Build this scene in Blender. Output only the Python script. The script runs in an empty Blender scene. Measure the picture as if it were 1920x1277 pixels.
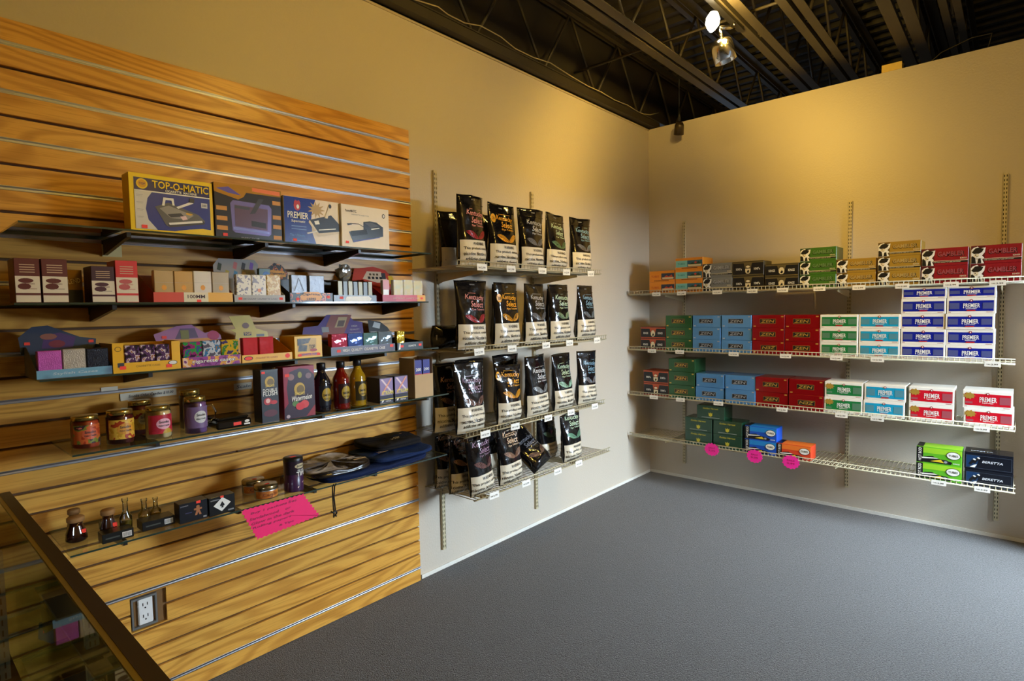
import bpy, bmesh, math, random
from mathutils import Vector, Matrix, noise
random.seed(7)
sc = bpy.context.scene
COL = sc.collection
PI = math.pi

# ---------------------------------------------------------------- camera, world, light, exposure
cam_d = bpy.data.cameras.new('camera'); cam_d.sensor_width = 36.0; cam_d.lens = 20.062
cam_d.clip_start = 0.02
cam = bpy.data.objects.new('camera', cam_d); COL.objects.link(cam)
_yaw, _pitch, _roll = 0.7232, -0.0558, -0.0182
_F = Vector((math.cos(_pitch)*math.cos(_yaw), math.cos(_pitch)*math.sin(_yaw), math.sin(_pitch)))
_R = _F.cross(Vector((0, 0, 1))).normalized(); _U = _R.cross(_F)
_R2 = _R*math.cos(_roll)+_U*math.sin(_roll); _U2 = _U*math.cos(_roll)-_R*math.sin(_roll)
m = Matrix.Identity(4)
for i in range(3):
    m[i][0] = _R2[i]; m[i][1] = _U2[i]; m[i][2] = -_F[i]
m.translation = Vector((-4.6265, -2.4457, 1.4901))
cam.matrix_world = m
sc.camera = cam

w = bpy.data.worlds.new('world'); sc.world = w; w.use_nodes = True
w.node_tree.nodes['Background'].inputs[0].default_value = (0.62, 0.78, 1.0, 1)
w.node_tree.nodes['Background'].inputs[1].default_value = 0.5
sc.view_settings.view_transform = 'Standard'
sc.view_settings.look = 'None'
sc.view_settings.exposure = 0.06
sc.view_settings.gamma = 1.0
sc.view_settings.use_curve_mapping = False

WARM = (1.0, 0.64, 0.12)
COOL = (0.66, 0.83, 1.0)
def area(name, loc, tgt, sx, sy, col, power, spread=PI):
    l = bpy.data.lights.new(name, 'AREA'); l.shape = 'RECTANGLE'; l.size = sx; l.size_y = sy
    l.color = col; l.energy = power; l.spread = spread
    o = bpy.data.objects.new(name, l); COL.objects.link(o); o.location = loc
    o.rotation_euler = (Vector(tgt)-Vector(loc)).to_track_quat('-Z', 'Y').to_euler()
    return o
# sky light from outside, coming down through the glazed door opening in the front wall (y = -5.2)
area('window_daylight', (0.0, -7.4, 3.0), (-1.0, -3.9, 1.5), 6.4, 3.0, COOL, 6600)
def warm_lamp(name, loc, power, r=0.05):
    l = bpy.data.lights.new(name, 'POINT'); l.color = WARM; l.energy = power; l.shadow_soft_size = r
    o = bpy.data.objects.new(name, l); COL.objects.link(o); o.location = loc
    return o
warm_lamp('track_lamp_light_shelves', (-2.90, -1.70, 2.95), 36, 0.07)
warm_lamp('track_lamp_light_room', (-3.2, -3.4, 2.95), 30, 0.08)
warm_lamp('track_lamp_light_counter', (-4.1, -1.7, 2.97), 5, 0.05)

# ---------------------------------------------------------------- materials
def lin(c):
    return tuple(((x/255)/12.92 if x/255 <= 0.04045 else ((x/255+0.055)/1.055)**2.4) for x in c)
def new_mat(name):
    m = bpy.data.materials.new(name); m.use_nodes = True
    return m, m.node_tree, m.node_tree.nodes['Principled BSDF']
def mat(name, rgb, rough=0.5, metal=0.0, coat=0.0, emit=None, es=0.0, grain=0.03, alpha=1.0, bump=0.0, bscale=60, spec=0.5, trans=0.0):
    m, nt, b = new_mat(name)
    c = lin(rgb)
    b.inputs['Roughness'].default_value = rough
    b.inputs['Metallic'].default_value = metal
    b.inputs['Coat Weight'].default_value = coat
    b.inputs['Coat Roughness'].default_value = 0.08
    b.inputs['Specular IOR Level'].default_value = spec
    b.inputs['Transmission Weight'].default_value = trans
    b.inputs['Alpha'].default_value = alpha
    if emit:
        b.inputs['Emission Color'].default_value = (*emit, 1); b.inputs['Emission Strength'].default_value = es
    tc = nt.nodes.new('ShaderNodeTexCoord'); n = nt.nodes.new('ShaderNodeTexNoise')
    n.inputs['Scale'].default_value = 35; n.inputs['Detail'].default_value = 3
    nt.links.new(tc.outputs['Object'], n.inputs['Vector'])
    mx = nt.nodes.new('ShaderNodeMix'); mx.data_type = 'RGBA'
    mx.inputs[6].default_value = (*[x*(1-grain*2) for x in c], 1)
    mx.inputs[7].default_value = (*[min(1, x*(1+grain*2)) for x in c], 1)
    nt.links.new(n.outputs['Fac'], mx.inputs[0]); nt.links.new(mx.outputs[2], b.inputs['Base Color'])
    if bump:
        n2 = nt.nodes.new('ShaderNodeTexNoise'); n2.inputs['Scale'].default_value = bscale; n2.inputs['Detail'].default_value = 2
        nt.links.new(tc.outputs['Object'], n2.inputs['Vector'])
        bp = nt.nodes.new('ShaderNodeBump'); bp.inputs['Strength'].default_value = bump; bp.inputs['Distance'].default_value = 0.01
        nt.links.new(n2.outputs['Fac'], bp.inputs['Height']); nt.links.new(bp.outputs[0], b.inputs['Normal'])
    return m
_pm = {}
def ink(rgb, rough=0.38, metal=0.0, coat=0.0):
    k = (tuple(rgb), rough, metal, coat)
    if k not in _pm:
        _pm[k] = mat('ink_%d_%d_%d' % tuple(rgb), rgb, rough, metal, coat, grain=0.02)
    return _pm[k]
def spectral(name, stops, scale=(1, 1, 1), rough=0.4, metal=0.0, nscale=18, coat=0.0, kind='noise'):
    """patchy printed artwork: colour patches from a noise or voronoi"""
    m, nt, b = new_mat(name)
    tc = nt.nodes.new('ShaderNodeTexCoord'); mp = nt.nodes.new('ShaderNodeMapping'); mp.inputs['Scale'].default_value = scale
    nt.links.new(tc.outputs['Object'], mp.inputs[0])
    if kind == 'voronoi':
        n = nt.nodes.new('ShaderNodeTexVoronoi'); n.inputs['Scale'].default_value = nscale
        sp = nt.nodes.new('ShaderNodeSeparateColor'); nt.links.new(n.outputs['Color'], sp.inputs[0]); out = sp.outputs[0]
    else:
        n = nt.nodes.new('ShaderNodeTexNoise'); n.inputs['Scale'].default_value = nscale; n.inputs['Detail'].default_value = 2; out = n.outputs['Fac']
    nt.links.new(mp.outputs[0], n.inputs['Vector'])
    cr = nt.nodes.new('ShaderNodeValToRGB'); cr.color_ramp.interpolation = 'CONSTANT' if kind != 'smooth' else 'LINEAR'
    els = cr.color_ramp.elements
    while len(els) < len(stops): els.new(0.5)
    for e, (p, c) in zip(els, stops):
        e.position = p; e.color = (*lin(c), 1)
    nt.links.new(out, cr.inputs[0]); nt.links.new(cr.outputs[0], b.inputs['Base Color'])
    b.inputs['Roughness'].default_value = rough; b.inputs['Metallic'].default_value = metal; b.inputs['Coat Weight'].default_value = coat
    return m

def wall_material():
    m, nt, b = new_mat('painted_drywall')
    tc = nt.nodes.new('ShaderNodeTexCoord')
    n = nt.nodes.new('ShaderNodeTexNoise'); n.inputs['Scale'].default_value = 1.1; n.inputs['Detail'].default_value = 4
    nt.links.new(tc.outputs['Object'], n.inputs['Vector'])
    mx = nt.nodes.new('ShaderNodeMix'); mx.data_type = 'RGBA'
    mx.inputs[6].default_value = (*lin((196, 184, 166)), 1); mx.inputs[7].default_value = (*lin((203, 191, 174)), 1)
    nt.links.new(n.outputs['Fac'], mx.inputs[0]); nt.links.new(mx.outputs[2], b.inputs['Base Color'])
    n2 = nt.nodes.new('ShaderNodeTexNoise'); n2.inputs['Scale'].default_value = 90; n2.inputs['Detail'].default_value = 3
    nt.links.new(tc.outputs['Object'], n2.inputs['Vector'])
    bp = nt.nodes.new('ShaderNodeBump'); bp.inputs['Strength'].default_value = 0.22; bp.inputs['Distance'].default_value = 0.006
    nt.links.new(n2.outputs['Fac'], bp.inputs['Height']); nt.links.new(bp.outputs[0], b.inputs['Normal'])
    b.inputs['Roughness'].default_value = 0.48
    return m
M_WALL = wall_material()

def carpet_material():
    m, nt, b = new_mat('grey_loop_carpet')
    tc = nt.nodes.new('ShaderNodeTexCoord')
    n = nt.nodes.new('ShaderNodeTexNoise'); n.inputs['Scale'].default_value = 150; n.inputs['Detail'].default_value = 3; n.inputs['Roughness'].default_value = 0.7
    nt.links.new(tc.outputs['Object'], n.inputs['Vector'])
    cr = nt.nodes.new('ShaderNodeValToRGB')
    cr.color_ramp.elements[0].position = 0.33; cr.color_ramp.elements[0].color = (*lin((40, 38, 37)), 1)
    cr.color_ramp.elements[1].position = 0.68; cr.color_ramp.elements[1].color = (*lin((104, 101, 98)), 1)
    nt.links.new(n.outputs['Fac'], cr.inputs[0])
    n3 = nt.nodes.new('ShaderNodeTexNoise'); n3.inputs['Scale'].default_value = 2.5; n3.inputs['Detail'].default_value = 3
    nt.links.new(tc.outputs['Object'], n3.inputs['Vector'])
    mr = nt.nodes.new('ShaderNodeMapRange'); mr.inputs[3].default_value = 0.88; mr.inputs[4].default_value = 1.1
    nt.links.new(n3.outputs['Fac'], mr.inputs[0])
    mx = nt.nodes.new('ShaderNodeVectorMath'); mx.operation = 'SCALE'
    nt.links.new(cr.outputs[0], mx.inputs[0]); nt.links.new(mr.outputs[0], mx.inputs['Scale'])
    nt.links.new(mx.outputs[0], b.inputs['Base Color'])
    v = nt.nodes.new('ShaderNodeTexVoronoi'); v.inputs['Scale'].default_value = 260
    nt.links.new(tc.outputs['Object'], v.inputs['Vector'])
    bp = nt.nodes.new('ShaderNodeBump'); bp.inputs['Strength'].default_value = 0.6; bp.inputs['Distance'].default_value = 0.006; bp.invert = True
    nt.links.new(v.outputs['Distance'], bp.inputs['Height']); nt.links.new(bp.outputs[0], b.inputs['Normal'])
    b.inputs['Roughness'].default_value = 0.95; b.inputs['Specular IOR Level'].default_value = 0.2
    b.inputs['Sheen Weight'].default_value = 0.25
    return m
M_CARPET = carpet_material()

def oak_material():
    m, nt, b = new_mat('oak_veneer')
    tc = nt.nodes.new('ShaderNodeTexCoord')
    mp = nt.nodes.new('ShaderNodeMapping'); mp.inputs['Scale'].default_value = (0.42, 1, 2.7)
    nt.links.new(tc.outputs['Object'], mp.inputs[0])
    # cathedral figure: rings of a noise field stretched along the board
    n = nt.nodes.new('ShaderNodeTexNoise'); n.inputs['Scale'].default_value = 1.5; n.inputs['Detail'].default_value = 2.5; n.inputs['Roughness'].default_value = 0.45
    n.inputs['Distortion'].default_value = 0.35
    nt.links.new(mp.outputs[0], n.inputs['Vector'])
    mul = nt.nodes.new('ShaderNodeMath'); mul.operation = 'MULTIPLY'; mul.inputs[1].default_value = 125
    nt.links.new(n.outputs['Fac'], mul.inputs[0])
    sn = nt.nodes.new('ShaderNodeMath'); sn.operation = 'SINE'; nt.links.new(mul.outputs[0], sn.inputs[0])
    mr = nt.nodes.new('ShaderNodeMapRange'); mr.inputs[1].default_value = -0.4; mr.inputs[2].default_value = 1.0
    nt.links.new(sn.outputs[0], mr.inputs[0])
    # fine pores
    mp2 = nt.nodes.new('ShaderNodeMapping'); mp2.inputs['Scale'].default_value = (3.0, 1, 90)
    nt.links.new(tc.outputs['Object'], mp2.inputs[0])
    n2 = nt.nodes.new('ShaderNodeTexNoise'); n2.inputs['Scale'].default_value = 2.2; n2.inputs['Detail'].default_value = 4
    nt.links.new(mp2.outputs[0], n2.inputs['Vector'])
    # broad tone
    n3 = nt.nodes.new('ShaderNodeTexNoise'); n3.inputs['Scale'].default_value = 2.0; n3.inputs['Detail'].default_value = 3
    nt.links.new(mp.outputs[0], n3.inputs['Vector'])
    c1 = nt.nodes.new('ShaderNodeMix'); c1.data_type = 'RGBA'
    c1.inputs[6].default_value = (*lin((236, 182, 88)), 1); c1.inputs[7].default_value = (*lin((212, 148, 56)), 1)
    nt.links.new(n3.outputs['Fac'], c1.inputs[0])
    c2 = nt.nodes.new('ShaderNodeMix'); c2.data_type = 'RGBA'; c2.blend_type = 'MULTIPLY'
    c2.inputs[7].default_value = (0.62, 0.50, 0.40, 1)
    f = nt.nodes.new('ShaderNodeMath'); f.operation = 'MULTIPLY'; f.inputs[1].default_value = 0.62
    nt.links.new(mr.outputs[0], f.inputs[0]); nt.links.new(f.outputs[0], c2.inputs[0]); nt.links.new(c1.outputs[2], c2.inputs[6])
    c3 = nt.nodes.new('ShaderNodeMix'); c3.data_type = 'RGBA'; c3.blend_type = 'MULTIPLY'; c3.inputs[7].default_value = (0.55, 0.45, 0.36, 1)
    mr2 = nt.nodes.new('ShaderNodeMapRange'); mr2.inputs[1].default_value = 0.52; mr2.inputs[2].default_value = 0.75; mr2.inputs[4].default_value = 0.6
    nt.links.new(n2.outputs['Fac'], mr2.inputs[0]); nt.links.new(mr2.outputs[0], c3.inputs[0]); nt.links.new(c2.outputs[2], c3.inputs[6])
    nt.links.new(c3.outputs[2], b.inputs['Base Color'])
    b.inputs['Roughness'].default_value = 0.34
    b.inputs['Specular IOR Level'].default_value = 0.35
    return m
M_OAK = oak_material()
def clear_material(name, tint, refl=1.0, rough=0.02):
    """see-through sheet: tinted transparency with a Fresnel reflection"""
    m = bpy.data.materials.new(name); m.use_nodes = True; nt = m.node_tree; nt.nodes.clear()
    o = nt.nodes.new('ShaderNodeOutputMaterial'); mx = nt.nodes.new('ShaderNodeMixShader')
    t = nt.nodes.new('ShaderNodeBsdfTransparent'); t.inputs[0].default_value = (*tint, 1)
    g = nt.nodes.new('ShaderNodeBsdfGlossy'); g.inputs['Roughness'].default_value = rough
    fr = nt.nodes.new('ShaderNodeFresnel'); fr.inputs[0].default_value = 1.5
    mu = nt.nodes.new('ShaderNodeMath'); mu.operation = 'MULTIPLY'; mu.inputs[1].default_value = refl; mu.use_clamp = True
    nt.links.new(fr.outputs[0], mu.inputs[0]); nt.links.new(mu.outputs[0], mx.inputs[0])
    nt.links.new(t.outputs[0], mx.inputs[1]); nt.links.new(g.outputs[0], mx.inputs[2]); nt.links.new(mx.outputs[0], o.inputs[0])
    return m
M_GLASS = clear_material('shelf_glass', (0.80, 0.86, 0.80), 1.0)
M_GLASSTOP = clear_material('counter_glass', (0.50, 0.55, 0.42), 2.2)
M_CLEARJAR = clear_material('jar_glass', (0.86, 0.88, 0.86), 1.6)
M_FILM = clear_material('clear_film', (0.9, 0.9, 0.9), 1.3, 0.08)
M_GEDGE = mat('glass_edge', (40, 58, 50), 0.12, 0, 0.6)
M_ALU = mat('aluminium', (176, 176, 180), 0.34, 1.0, grain=0.0)
M_WIRE = mat('almond_epoxy_wire', (196, 184, 150), 0.35, 0.0, 0.3)
M_STAND = mat('almond_standard', (200, 186, 150), 0.38, 0.0)
M_STEEL = mat('grey_steel', (150, 150, 146), 0.35, 0.7)
M_BLACKM = mat('black_metal', (18, 17, 17), 0.35, 0.0, 0.2)
M_CEIL = mat('dark_ceiling_paint', (52, 45, 34), 0.6)
M_JOIST = mat('joist_paint', (66, 59, 47), 0.5, 0.0)
M_SLOT = mat('slot_dark', (26, 20, 14), 0.8)
M_CHROME = mat('chrome', (225, 222, 215), 0.12, 1.0)
M_WHITEP = mat('white_plastic', (235, 232, 226), 0.35)
M_TAG = mat('price_tag_card', (240, 236, 226), 0.45)

# ---------------------------------------------------------------- mesh builder
_glyphs = {}
def glyphs(s):
    if s not in _glyphs:
        c = bpy.data.curves.new('t', 'FONT'); c.body = s; c.resolution_u = 2; c.fill_mode = 'FRONT'; c.offset = 0.016
        o = bpy.data.objects.new('t', c)
        me = bpy.data.meshes.new_from_object(o)
        vs = [(v.co.x, v.co.y) for v in me.vertices]; fs = [tuple(p.vertices) for p in me.polygons]
        bpy.data.objects.remove(o); bpy.data.curves.remove(c); bpy.data.meshes.remove(me)
        if not vs: vs = [(0, 0), (1, 1)]
        x0 = min(v[0] for v in vs); x1 = max(v[0] for v in vs); y0 = min(v[1] for v in vs); y1 = max(v[1] for v in vs)
        sx = max(x1-x0, 1e-6); sy = max(y1-y0, 1e-6)
        _glyphs[s] = ([((a-x0)/sx, (b-y0)/sy) for a, b in vs], fs, sx/sy)
    return _glyphs[s]
FRONT = lambda u, v, l: (u, -l, v)
class MB:
    def __init__(s, fn=FRONT):
        s.v = []; s.f = []; s.mi = []; s.mats = []; s.sm = []; s.fn = fn; s.lift = 0.0006
    def m(s, mt):
        if mt not in s.mats: s.mats.append(mt)
        return s.mats.index(mt)
    def add(s, vs, fs, mt, smooth=False):
        b = len(s.v); s.v += [tuple(x) for x in vs]; i = s.m(mt)
        for f in fs: s.f.append(tuple(b+k for k in f)); s.mi.append(i); s.sm.append(smooth)
    def box(s, x0, x1, y0, y1, z0, z1, mt, bevel=0.0):
        if bevel > 0:
            e = bevel
            prof = []
            for (z, k) in ((z0, e), (z0+e, 0), (z1-e, 0), (z1, e)):
                prof.append([(x0+k, y0+e, z), (x0+k+0, y0+e, z)])
            ring = lambda z, k: [(x0+k, y0+e, z), (x0+e, y0+k, z), (x1-e, y0+k, z), (x1-k, y0+e, z), (x1-k, y1-e, z), (x1-e, y1-k, z), (x0+e, y1-k, z), (x0+k, y1-e, z)]
            rs = [[(min(max(p[0], x0+k), x1-k), min(max(p[1], y0+k), y1-k), z) for p in ring(z, 0)] for (z, k) in ((z0, e*0.8), (z0+e, 0), (z1-e, 0), (z1, e*0.8))]
            vs = [p for r in rs for p in r]; fs = []
            for j in range(3):
                for i in range(8): fs.append((j*8+i, j*8+(i+1) % 8, (j+1)*8+(i+1) % 8, (j+1)*8+i))
            fs.append(tuple(reversed(range(8)))); fs.append(tuple(range(24, 32)))
            s.add(vs, fs, mt); return
        vs = [(x0, y0, z0), (x1, y0, z0), (x1, y1, z0), (x0, y1, z0), (x0, y0, z1), (x1, y0, z1), (x1, y1, z1), (x0, y1, z1)]
        s.add(vs, [(0, 3, 2, 1), (4, 5, 6, 7), (0, 1, 5, 4), (1, 2, 6, 5), (2, 3, 7, 6), (3, 0, 4, 7)], mt)
    def tube(s, pts, r, mt, n=6, cap=True):
        pts = [Vector(p) for p in pts]; vs = []; fs = []
        for i, p in enumerate(pts):
            a = pts[max(i-1, 0)]; b = pts[min(i+1, len(pts)-1)]; d = (b-a).normalized()
            up = Vector((0, 0, 1)) if abs(d.z) < 0.9 else Vector((1, 0, 0))
            u = d.cross(up).normalized(); w_ = u.cross(d)
            rr = r[i] if isinstance(r, (list, tuple)) else r
            for k in range(n):
                t = 2*PI*k/n; vs.append(p+u*math.cos(t)*rr+w_*math.sin(t)*rr)
        for i in range(len(pts)-1):
            for k in range(n): fs.append((i*n+k, i*n+(k+1) % n, (i+1)*n+(k+1) % n, (i+1)*n+k))
        if cap:
            fs.append(tuple(reversed(range(n)))); fs.append(tuple(range((len(pts)-1)*n, len(pts)*n)))
        s.add(vs, fs, mt, True)
    def lathe(s, prof, mt, c=(0, 0, 0), n=24, sx=1, sy=1, closed=True):
        vs = []; fs = []
        for (r, z) in prof:
            for k in range(n):
                t = 2*PI*k/n; vs.append((c[0]+r*math.cos(t)*sx, c[1]+r*math.sin(t)*sy, c[2]+z))
        for i in range(len(prof)-1):
            for k in range(n): fs.append((i*n+k, i*n+(k+1) % n, (i+1)*n+(k+1) % n, (i+1)*n+k))
        if closed:
            fs.append(tuple(reversed(range(n)))); fs.append(tuple(range((len(prof)-1)*n, len(prof)*n)))
        s.add(vs, fs, mt, True)
    # ---- flat print on the current face
    def P(s, pts, mt, layer=1):
        vs = [s.fn(u, v, s.lift*layer) for u, v in pts]
        s.add(vs, [tuple(range(len(vs)))], mt)
    def R(s, u0, u1, v0, v1, mt, layer=1):
        s.P([(u0, v0), (u1, v0), (u1, v1), (u0, v1)], mt, layer)
    def grid(s, u0, u1, v0, v1, nu, nv, mt, layer=1):
        vs = [s.fn(u0+(u1-u0)*i/nu, v0+(v1-v0)*j/nv, s.lift*layer) for j in range(nv+1) for i in range(nu+1)]
        s.add(vs, [(j*(nu+1)+i, j*(nu+1)+i+1, (j+1)*(nu+1)+i+1, (j+1)*(nu+1)+i) for j in range(nv) for i in range(nu)], mt, True)
    def E(s, cu, cv, ru, rv, mt, layer=1, n=18, a0=0, a1=2*PI):
        s.P([(cu+ru*math.cos(a0+(a1-a0)*k/n), cv+rv*math.sin(a0+(a1-a0)*k/n)) for k in range(n if a1-a0 > 6.2 else n+1)], mt, layer)
    def frame(s, u0, u1, v0, v1, t, mt, layer=1):
        s.R(u0, u1, v0, v0+t, mt, layer); s.R(u0, u1, v1-t, v1, mt, layer); s.R(u0, u0+t, v0+t, v1-t, mt, layer); s.R(u1-t, u1, v0+t, v1-t, mt, layer)
    def star(s, cu, cv, r1, r2, n, mt, layer=1, sq=1.0):
        s.P([(cu+(r1 if k % 2 else r2)*math.cos(PI*k/n), cv+(r1 if k % 2 else r2)*sq*math.sin(PI*k/n)) for k in range(2*n)], mt, layer)
    def T(s, txt, cu, cv, h, mt, layer=2, w=None, slant=0.0, rot=0.0, arc=0.0):
        vs, fs, asp = glyphs(txt); ww = w if w else asp*h
        out = []
        for a, b in vs:
            x = (a-0.5)*ww+slant*(b-0.5)*h; y = (b-0.5)*h+arc*(1-(2*a-1)**2)*h
            if rot: x, y = x*math.cos(rot)-y*math.sin(rot), x*math.sin(rot)+y*math.cos(rot)
            out.append(s.fn(cu+x, cv+y, s.lift*layer))
        s.add(out, fs, mt)
    def build(s, name, parent=None, loc=None, rz=0.0, rot=None, **tags):
        me = bpy.data.meshes.new(name); me.from_pydata(s.v, [], s.f)
        for mt in s.mats: me.materials.append(mt)
        me.polygons.foreach_set('material_index', s.mi); me.polygons.foreach_set('use_smooth', s.sm)
        me.update()
        o = bpy.data.objects.new(name, me); COL.objects.link(o)
        if parent: o.parent = parent
        if loc is not None: o.location = loc
        if rot is not None: o.rotation_euler = rot
        elif rz: o.rotation_euler = (0, 0, rz)
        return tag(o, **tags)
def tag(o, label=None, cat=None, group=None, kind=None):
    if label: o['label'] = label
    if cat: o['category'] = cat
    if group: o['group'] = group
    if kind: o['kind'] = kind
    return o
def empty(name, loc=(0, 0, 0), rz=0.0, rot=None, **tags):
    o = bpy.data.objects.new(name, None); COL.objects.link(o); o.location = loc; o.rotation_euler = rot if rot else (0, 0, rz)
    o.empty_display_size = 0.05
    return tag(o, **tags)
def copy_tree(o, loc=None, label=None, parent=None, rz=None, group=None):
    c = o.copy(); COL.objects.link(c)
    if parent: c.parent = parent
    if loc is not None: c.location = loc
    if rz is not None: c.rotation_euler = (0, 0, rz)
    if label: c['label'] = label
    if group: c['group'] = group
    for ch in list(o.children): copy_tree(ch, parent=c)
    return c
RW = -PI/2      # rotation of everything that stands against the right wall
# ---------------------------------------------------------------- the room
H = 3.03
def sbox(name, *a, mt=None, kind='structure', parent=None):
    b = MB(); b.box(*a, mt); return b.build(name, parent, kind=kind)
sbox('floor', -8.0, 3.2, -4.3, 1.0, -0.10, 0.0, mt=M_CARPET)
sbox('wall_left', -8.0, 0.12, 0.0, 0.12, 0.0, H, mt=M_WALL)
sbox('wall_right', 0.0, 0.12, -4.3, 0.0, 0.0, H, mt=M_WALL)
sbox('wall_shade_stub', -0.30, 0.0, -3.25, -2.95, 0.0, H, mt=M_WALL)  # unseen stub, added to keep daylight off the right wall's outer end
sbox('wall_rear', -8.1, -8.0, -4.3, 0.0, 0.0, 3.66, mt=M_WALL)
M_DARKW = mat('dark_upper_wall', (38, 33, 26), 0.8)
sbox('wall_left_upper', -8.0, 3.2, 0.06, 0.12, H+0.001, 3.66, mt=M_DARKW)
sbox('wall_beyond', 3.2, 3.3, -4.3, 0.12, 0.0, 3.66, mt=M_DARKW)
# front wall with the shop window behind the photographer
b = MB(); WX0, WX1, WZ0, WZ1 = -1.32, -0.40, 0.05, 2.05
b.box(-8.0, WX0, -4.3, -4.2, 0, 3.66, M_WALL); b.box(WX1, 3.2, -4.3, -4.2, 0, 3.66, M_WALL)
b.box(WX0, WX1, -4.3, -4.2, 0, WZ0, M_WALL); b.box(WX0, WX1, -4.3, -4.2, WZ1, 3.66, M_WALL)
b.build('wall_front', kind='structure')
b = MB(); M_FRAME = mat('window_frame_metal', (70, 62, 52), 0.4, 0.6)
for x in (WX0, WX1-0.05): b.box(x, x+0.05, -4.24, -4.19, WZ0, WZ1, M_FRAME)
b.box(WX0, WX1, -4.24, -4.19, WZ0, WZ0+0.06, M_FRAME); b.box(WX0, WX1, -4.24, -4.19, WZ1-0.06, WZ1, M_FRAME)
win = b.build('window_1', kind='structure')
# thin pale sealant line where the walls meet the carpet
M_CAULK = mat('baseboard_caulk', (226, 220, 208), 0.5, bump=0.3)
sbox('baseboard_left', -2.655, -0.012, -0.008, -0.0005, 0.0, 0.022, mt=M_CAULK)
sbox('baseboard_right', -0.008, -0.0005, -2.94, -0.009, 0.0, 0.022, mt=M_CAULK)
# slightly lighter cap on the drywall tops
sbox('trim_1', -8.0, 0.0, -0.006, -0.0005, H-0.012, H, mt=mat('drywall_bead', (190, 176, 148), 0.5))

# corrugated deck
b = MB(); per = 0.155; x = -8.0; pts = []
while x < 3.2:
    pts += [(x, 3.66), (x+0.085, 3.66), (x+0.10, 3.62), (x+0.14, 3.62)]; x += per
vs = []; fs = []
for (px, pz) in pts: vs += [(px, -4.3, pz), (px, 0.12, pz)]
for i in range(len(pts)-1): fs.append((2*i, 2*i+2, 2*i+3, 2*i+1))
b.add(vs, fs, M_CEIL)
b.box(-8.0, 3.2, -4.3, 0.12, 3.67, 3.70, M_CEIL)
b.build('ceiling', kind='structure')

# open-web roof joists, along x
def joist(y, zb, wide, label, zt=3.60, chord=0.032, solid=False):
    t = empty('roof_joist', (0, y, 0), label=label, cat='joist', group='dark roof joists under the metal deck')
    X0, X1 = -7.9, 3.1
    if solid:
        b = MB(); b.box(X0, X1, -wide/2, wide/2, zb, zb+0.02, M_JOIST); b.box(X0, X1, -0.012, 0.012, zb+0.02, zt-0.02, M_JOIST); b.box(X0, X1, -wide/2, wide/2, zt-0.02, zt, M_JOIST)
        b.build('beam', t); return t
    for s in (-1, 1):
        b = MB(); y0, y1 = sorted((s*0.012, s*wide/2))
        b.box(X0, X1, y0, y1, zb, zb+0.006, M_JOIST); yy = s*0.012
        b.box(X0, X1, min(yy, yy+s*0.006), max(yy, yy+s*0.006), zb+0.006, zb+chord, M_JOIST)
        b.build('bottom_chord', t)
        b = MB(); b.box(X0, X1, y0, y1, zt-0.006, zt, M_JOIST); b.box(X0, X1, min(yy, yy+s*0.006), max(yy, yy+s*0.006), zt-chord, zt-0.006, M_JOIST)
        b.build('top_chord', t)
    x = -0.18-0.655*11
    while x < 2.9:
        b = MB(); b.tube([(x-0.3275, 0, zt-0.01), (x-0.012, 0, zb+0.015)], 0.010, M_JOIST, 5)
        b.tube([(x+0.012, 0, zb+0.015), (x+0.3275, 0, zt-0.01)], 0.010, M_JOIST, 5)
        b.build('web_rod', t); x += 0.655
    return t
joist(0.0, 3.10, 0.11, 'dark joist running along the top of the left wall with a loose cable')
joist(-0.655, 3.15, 0.14, 'second roof joist out from the left wall, left of the lamp')
joist(-1.21, 3.15, 0.13, 'roof joist that the glowing lamp hangs from')
joist(-1.475, 3.15, 0.12, 'grey lit roof joist just right of the glowing lamp')
joist(-1.90, 3.15, 0.15, 'thick dark roof joist above the yellow block on the wall')
joist(-2.12, 3.20, 0.10, 'very dark joist beside the thick one, near the upper right corner')
for y, k in ((-2.8, 'first'), (-3.6, 'second'), (-4.4, 'third')):
    joist(y, 3.15, 0.13, 'dark roof joist, %s behind the lamp towards the shop window' % k)
b = MB()
for (x, z) in ((0.55, 3.17), (-1.12, 3.19)):
    b.tube([(x, -4.2, z), (x, 0.0, z)], 0.009, M_JOIST, 5)
b.build('bridging_rod', label='thin dark bridging rods crossing the roof joists', cat='rod')
b = MB(); b.box(-7.9, 0.1, -0.055, -0.001, 3.04, 3.095, M_CEIL); b.build('trim_2', kind='structure')
# loose cable along the joist
b = MB(); pts = [(-2.9, 3.09), (-2.668, 3.098), (-2.485, 3.125), (-2.416, 3.11), (-2.286, 3.11), (-2.156, 3.14), (-1.981, 3.135), (-1.854, 3.108), (-1.665, 3.11), (-1.494, 3.13), (-1.27, 3.112), (-1.05, 3.10), (-0.86, 3.106), (-0.681, 3.095), (-0.478, 3.106), (-0.30, 3.095), (-0.215, 3.099), (-0.10, 3.12), (0.06, 3.175)]
b.tube([(x, -0.068, z) for x, z in pts], 0.0035, mat('cable_sheath', (176, 160, 120), 0.5), 5)
b.build('loose_cable', label='thin pale cable sagging along the joist above the left wall', cat='cable')
# pale wooden block on top of the right wall
b = MB(); b.box(0.0, 0.06, -1.845, -1.73, H+0.0005, H+0.05, mat('yellow_pine', (226, 190, 96), 0.55, grain=0.08), 0.002)
b.build('wooden_block', label='small yellow wooden block lying on top of the right wall', cat='block')
b = MB(); b.tube([(0.03, -2.28, H+0.004), (0.03, -2.30, 3.12), (0.05, -2.2, 3.13), (0.06, -2.05, 3.09), (0.05, -1.98, H+0.004)], 0.004, M_CEIL, 5)
b.build('wire_loop', label='dark loop of wire poking over the right wall top', cat='wire')

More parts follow.
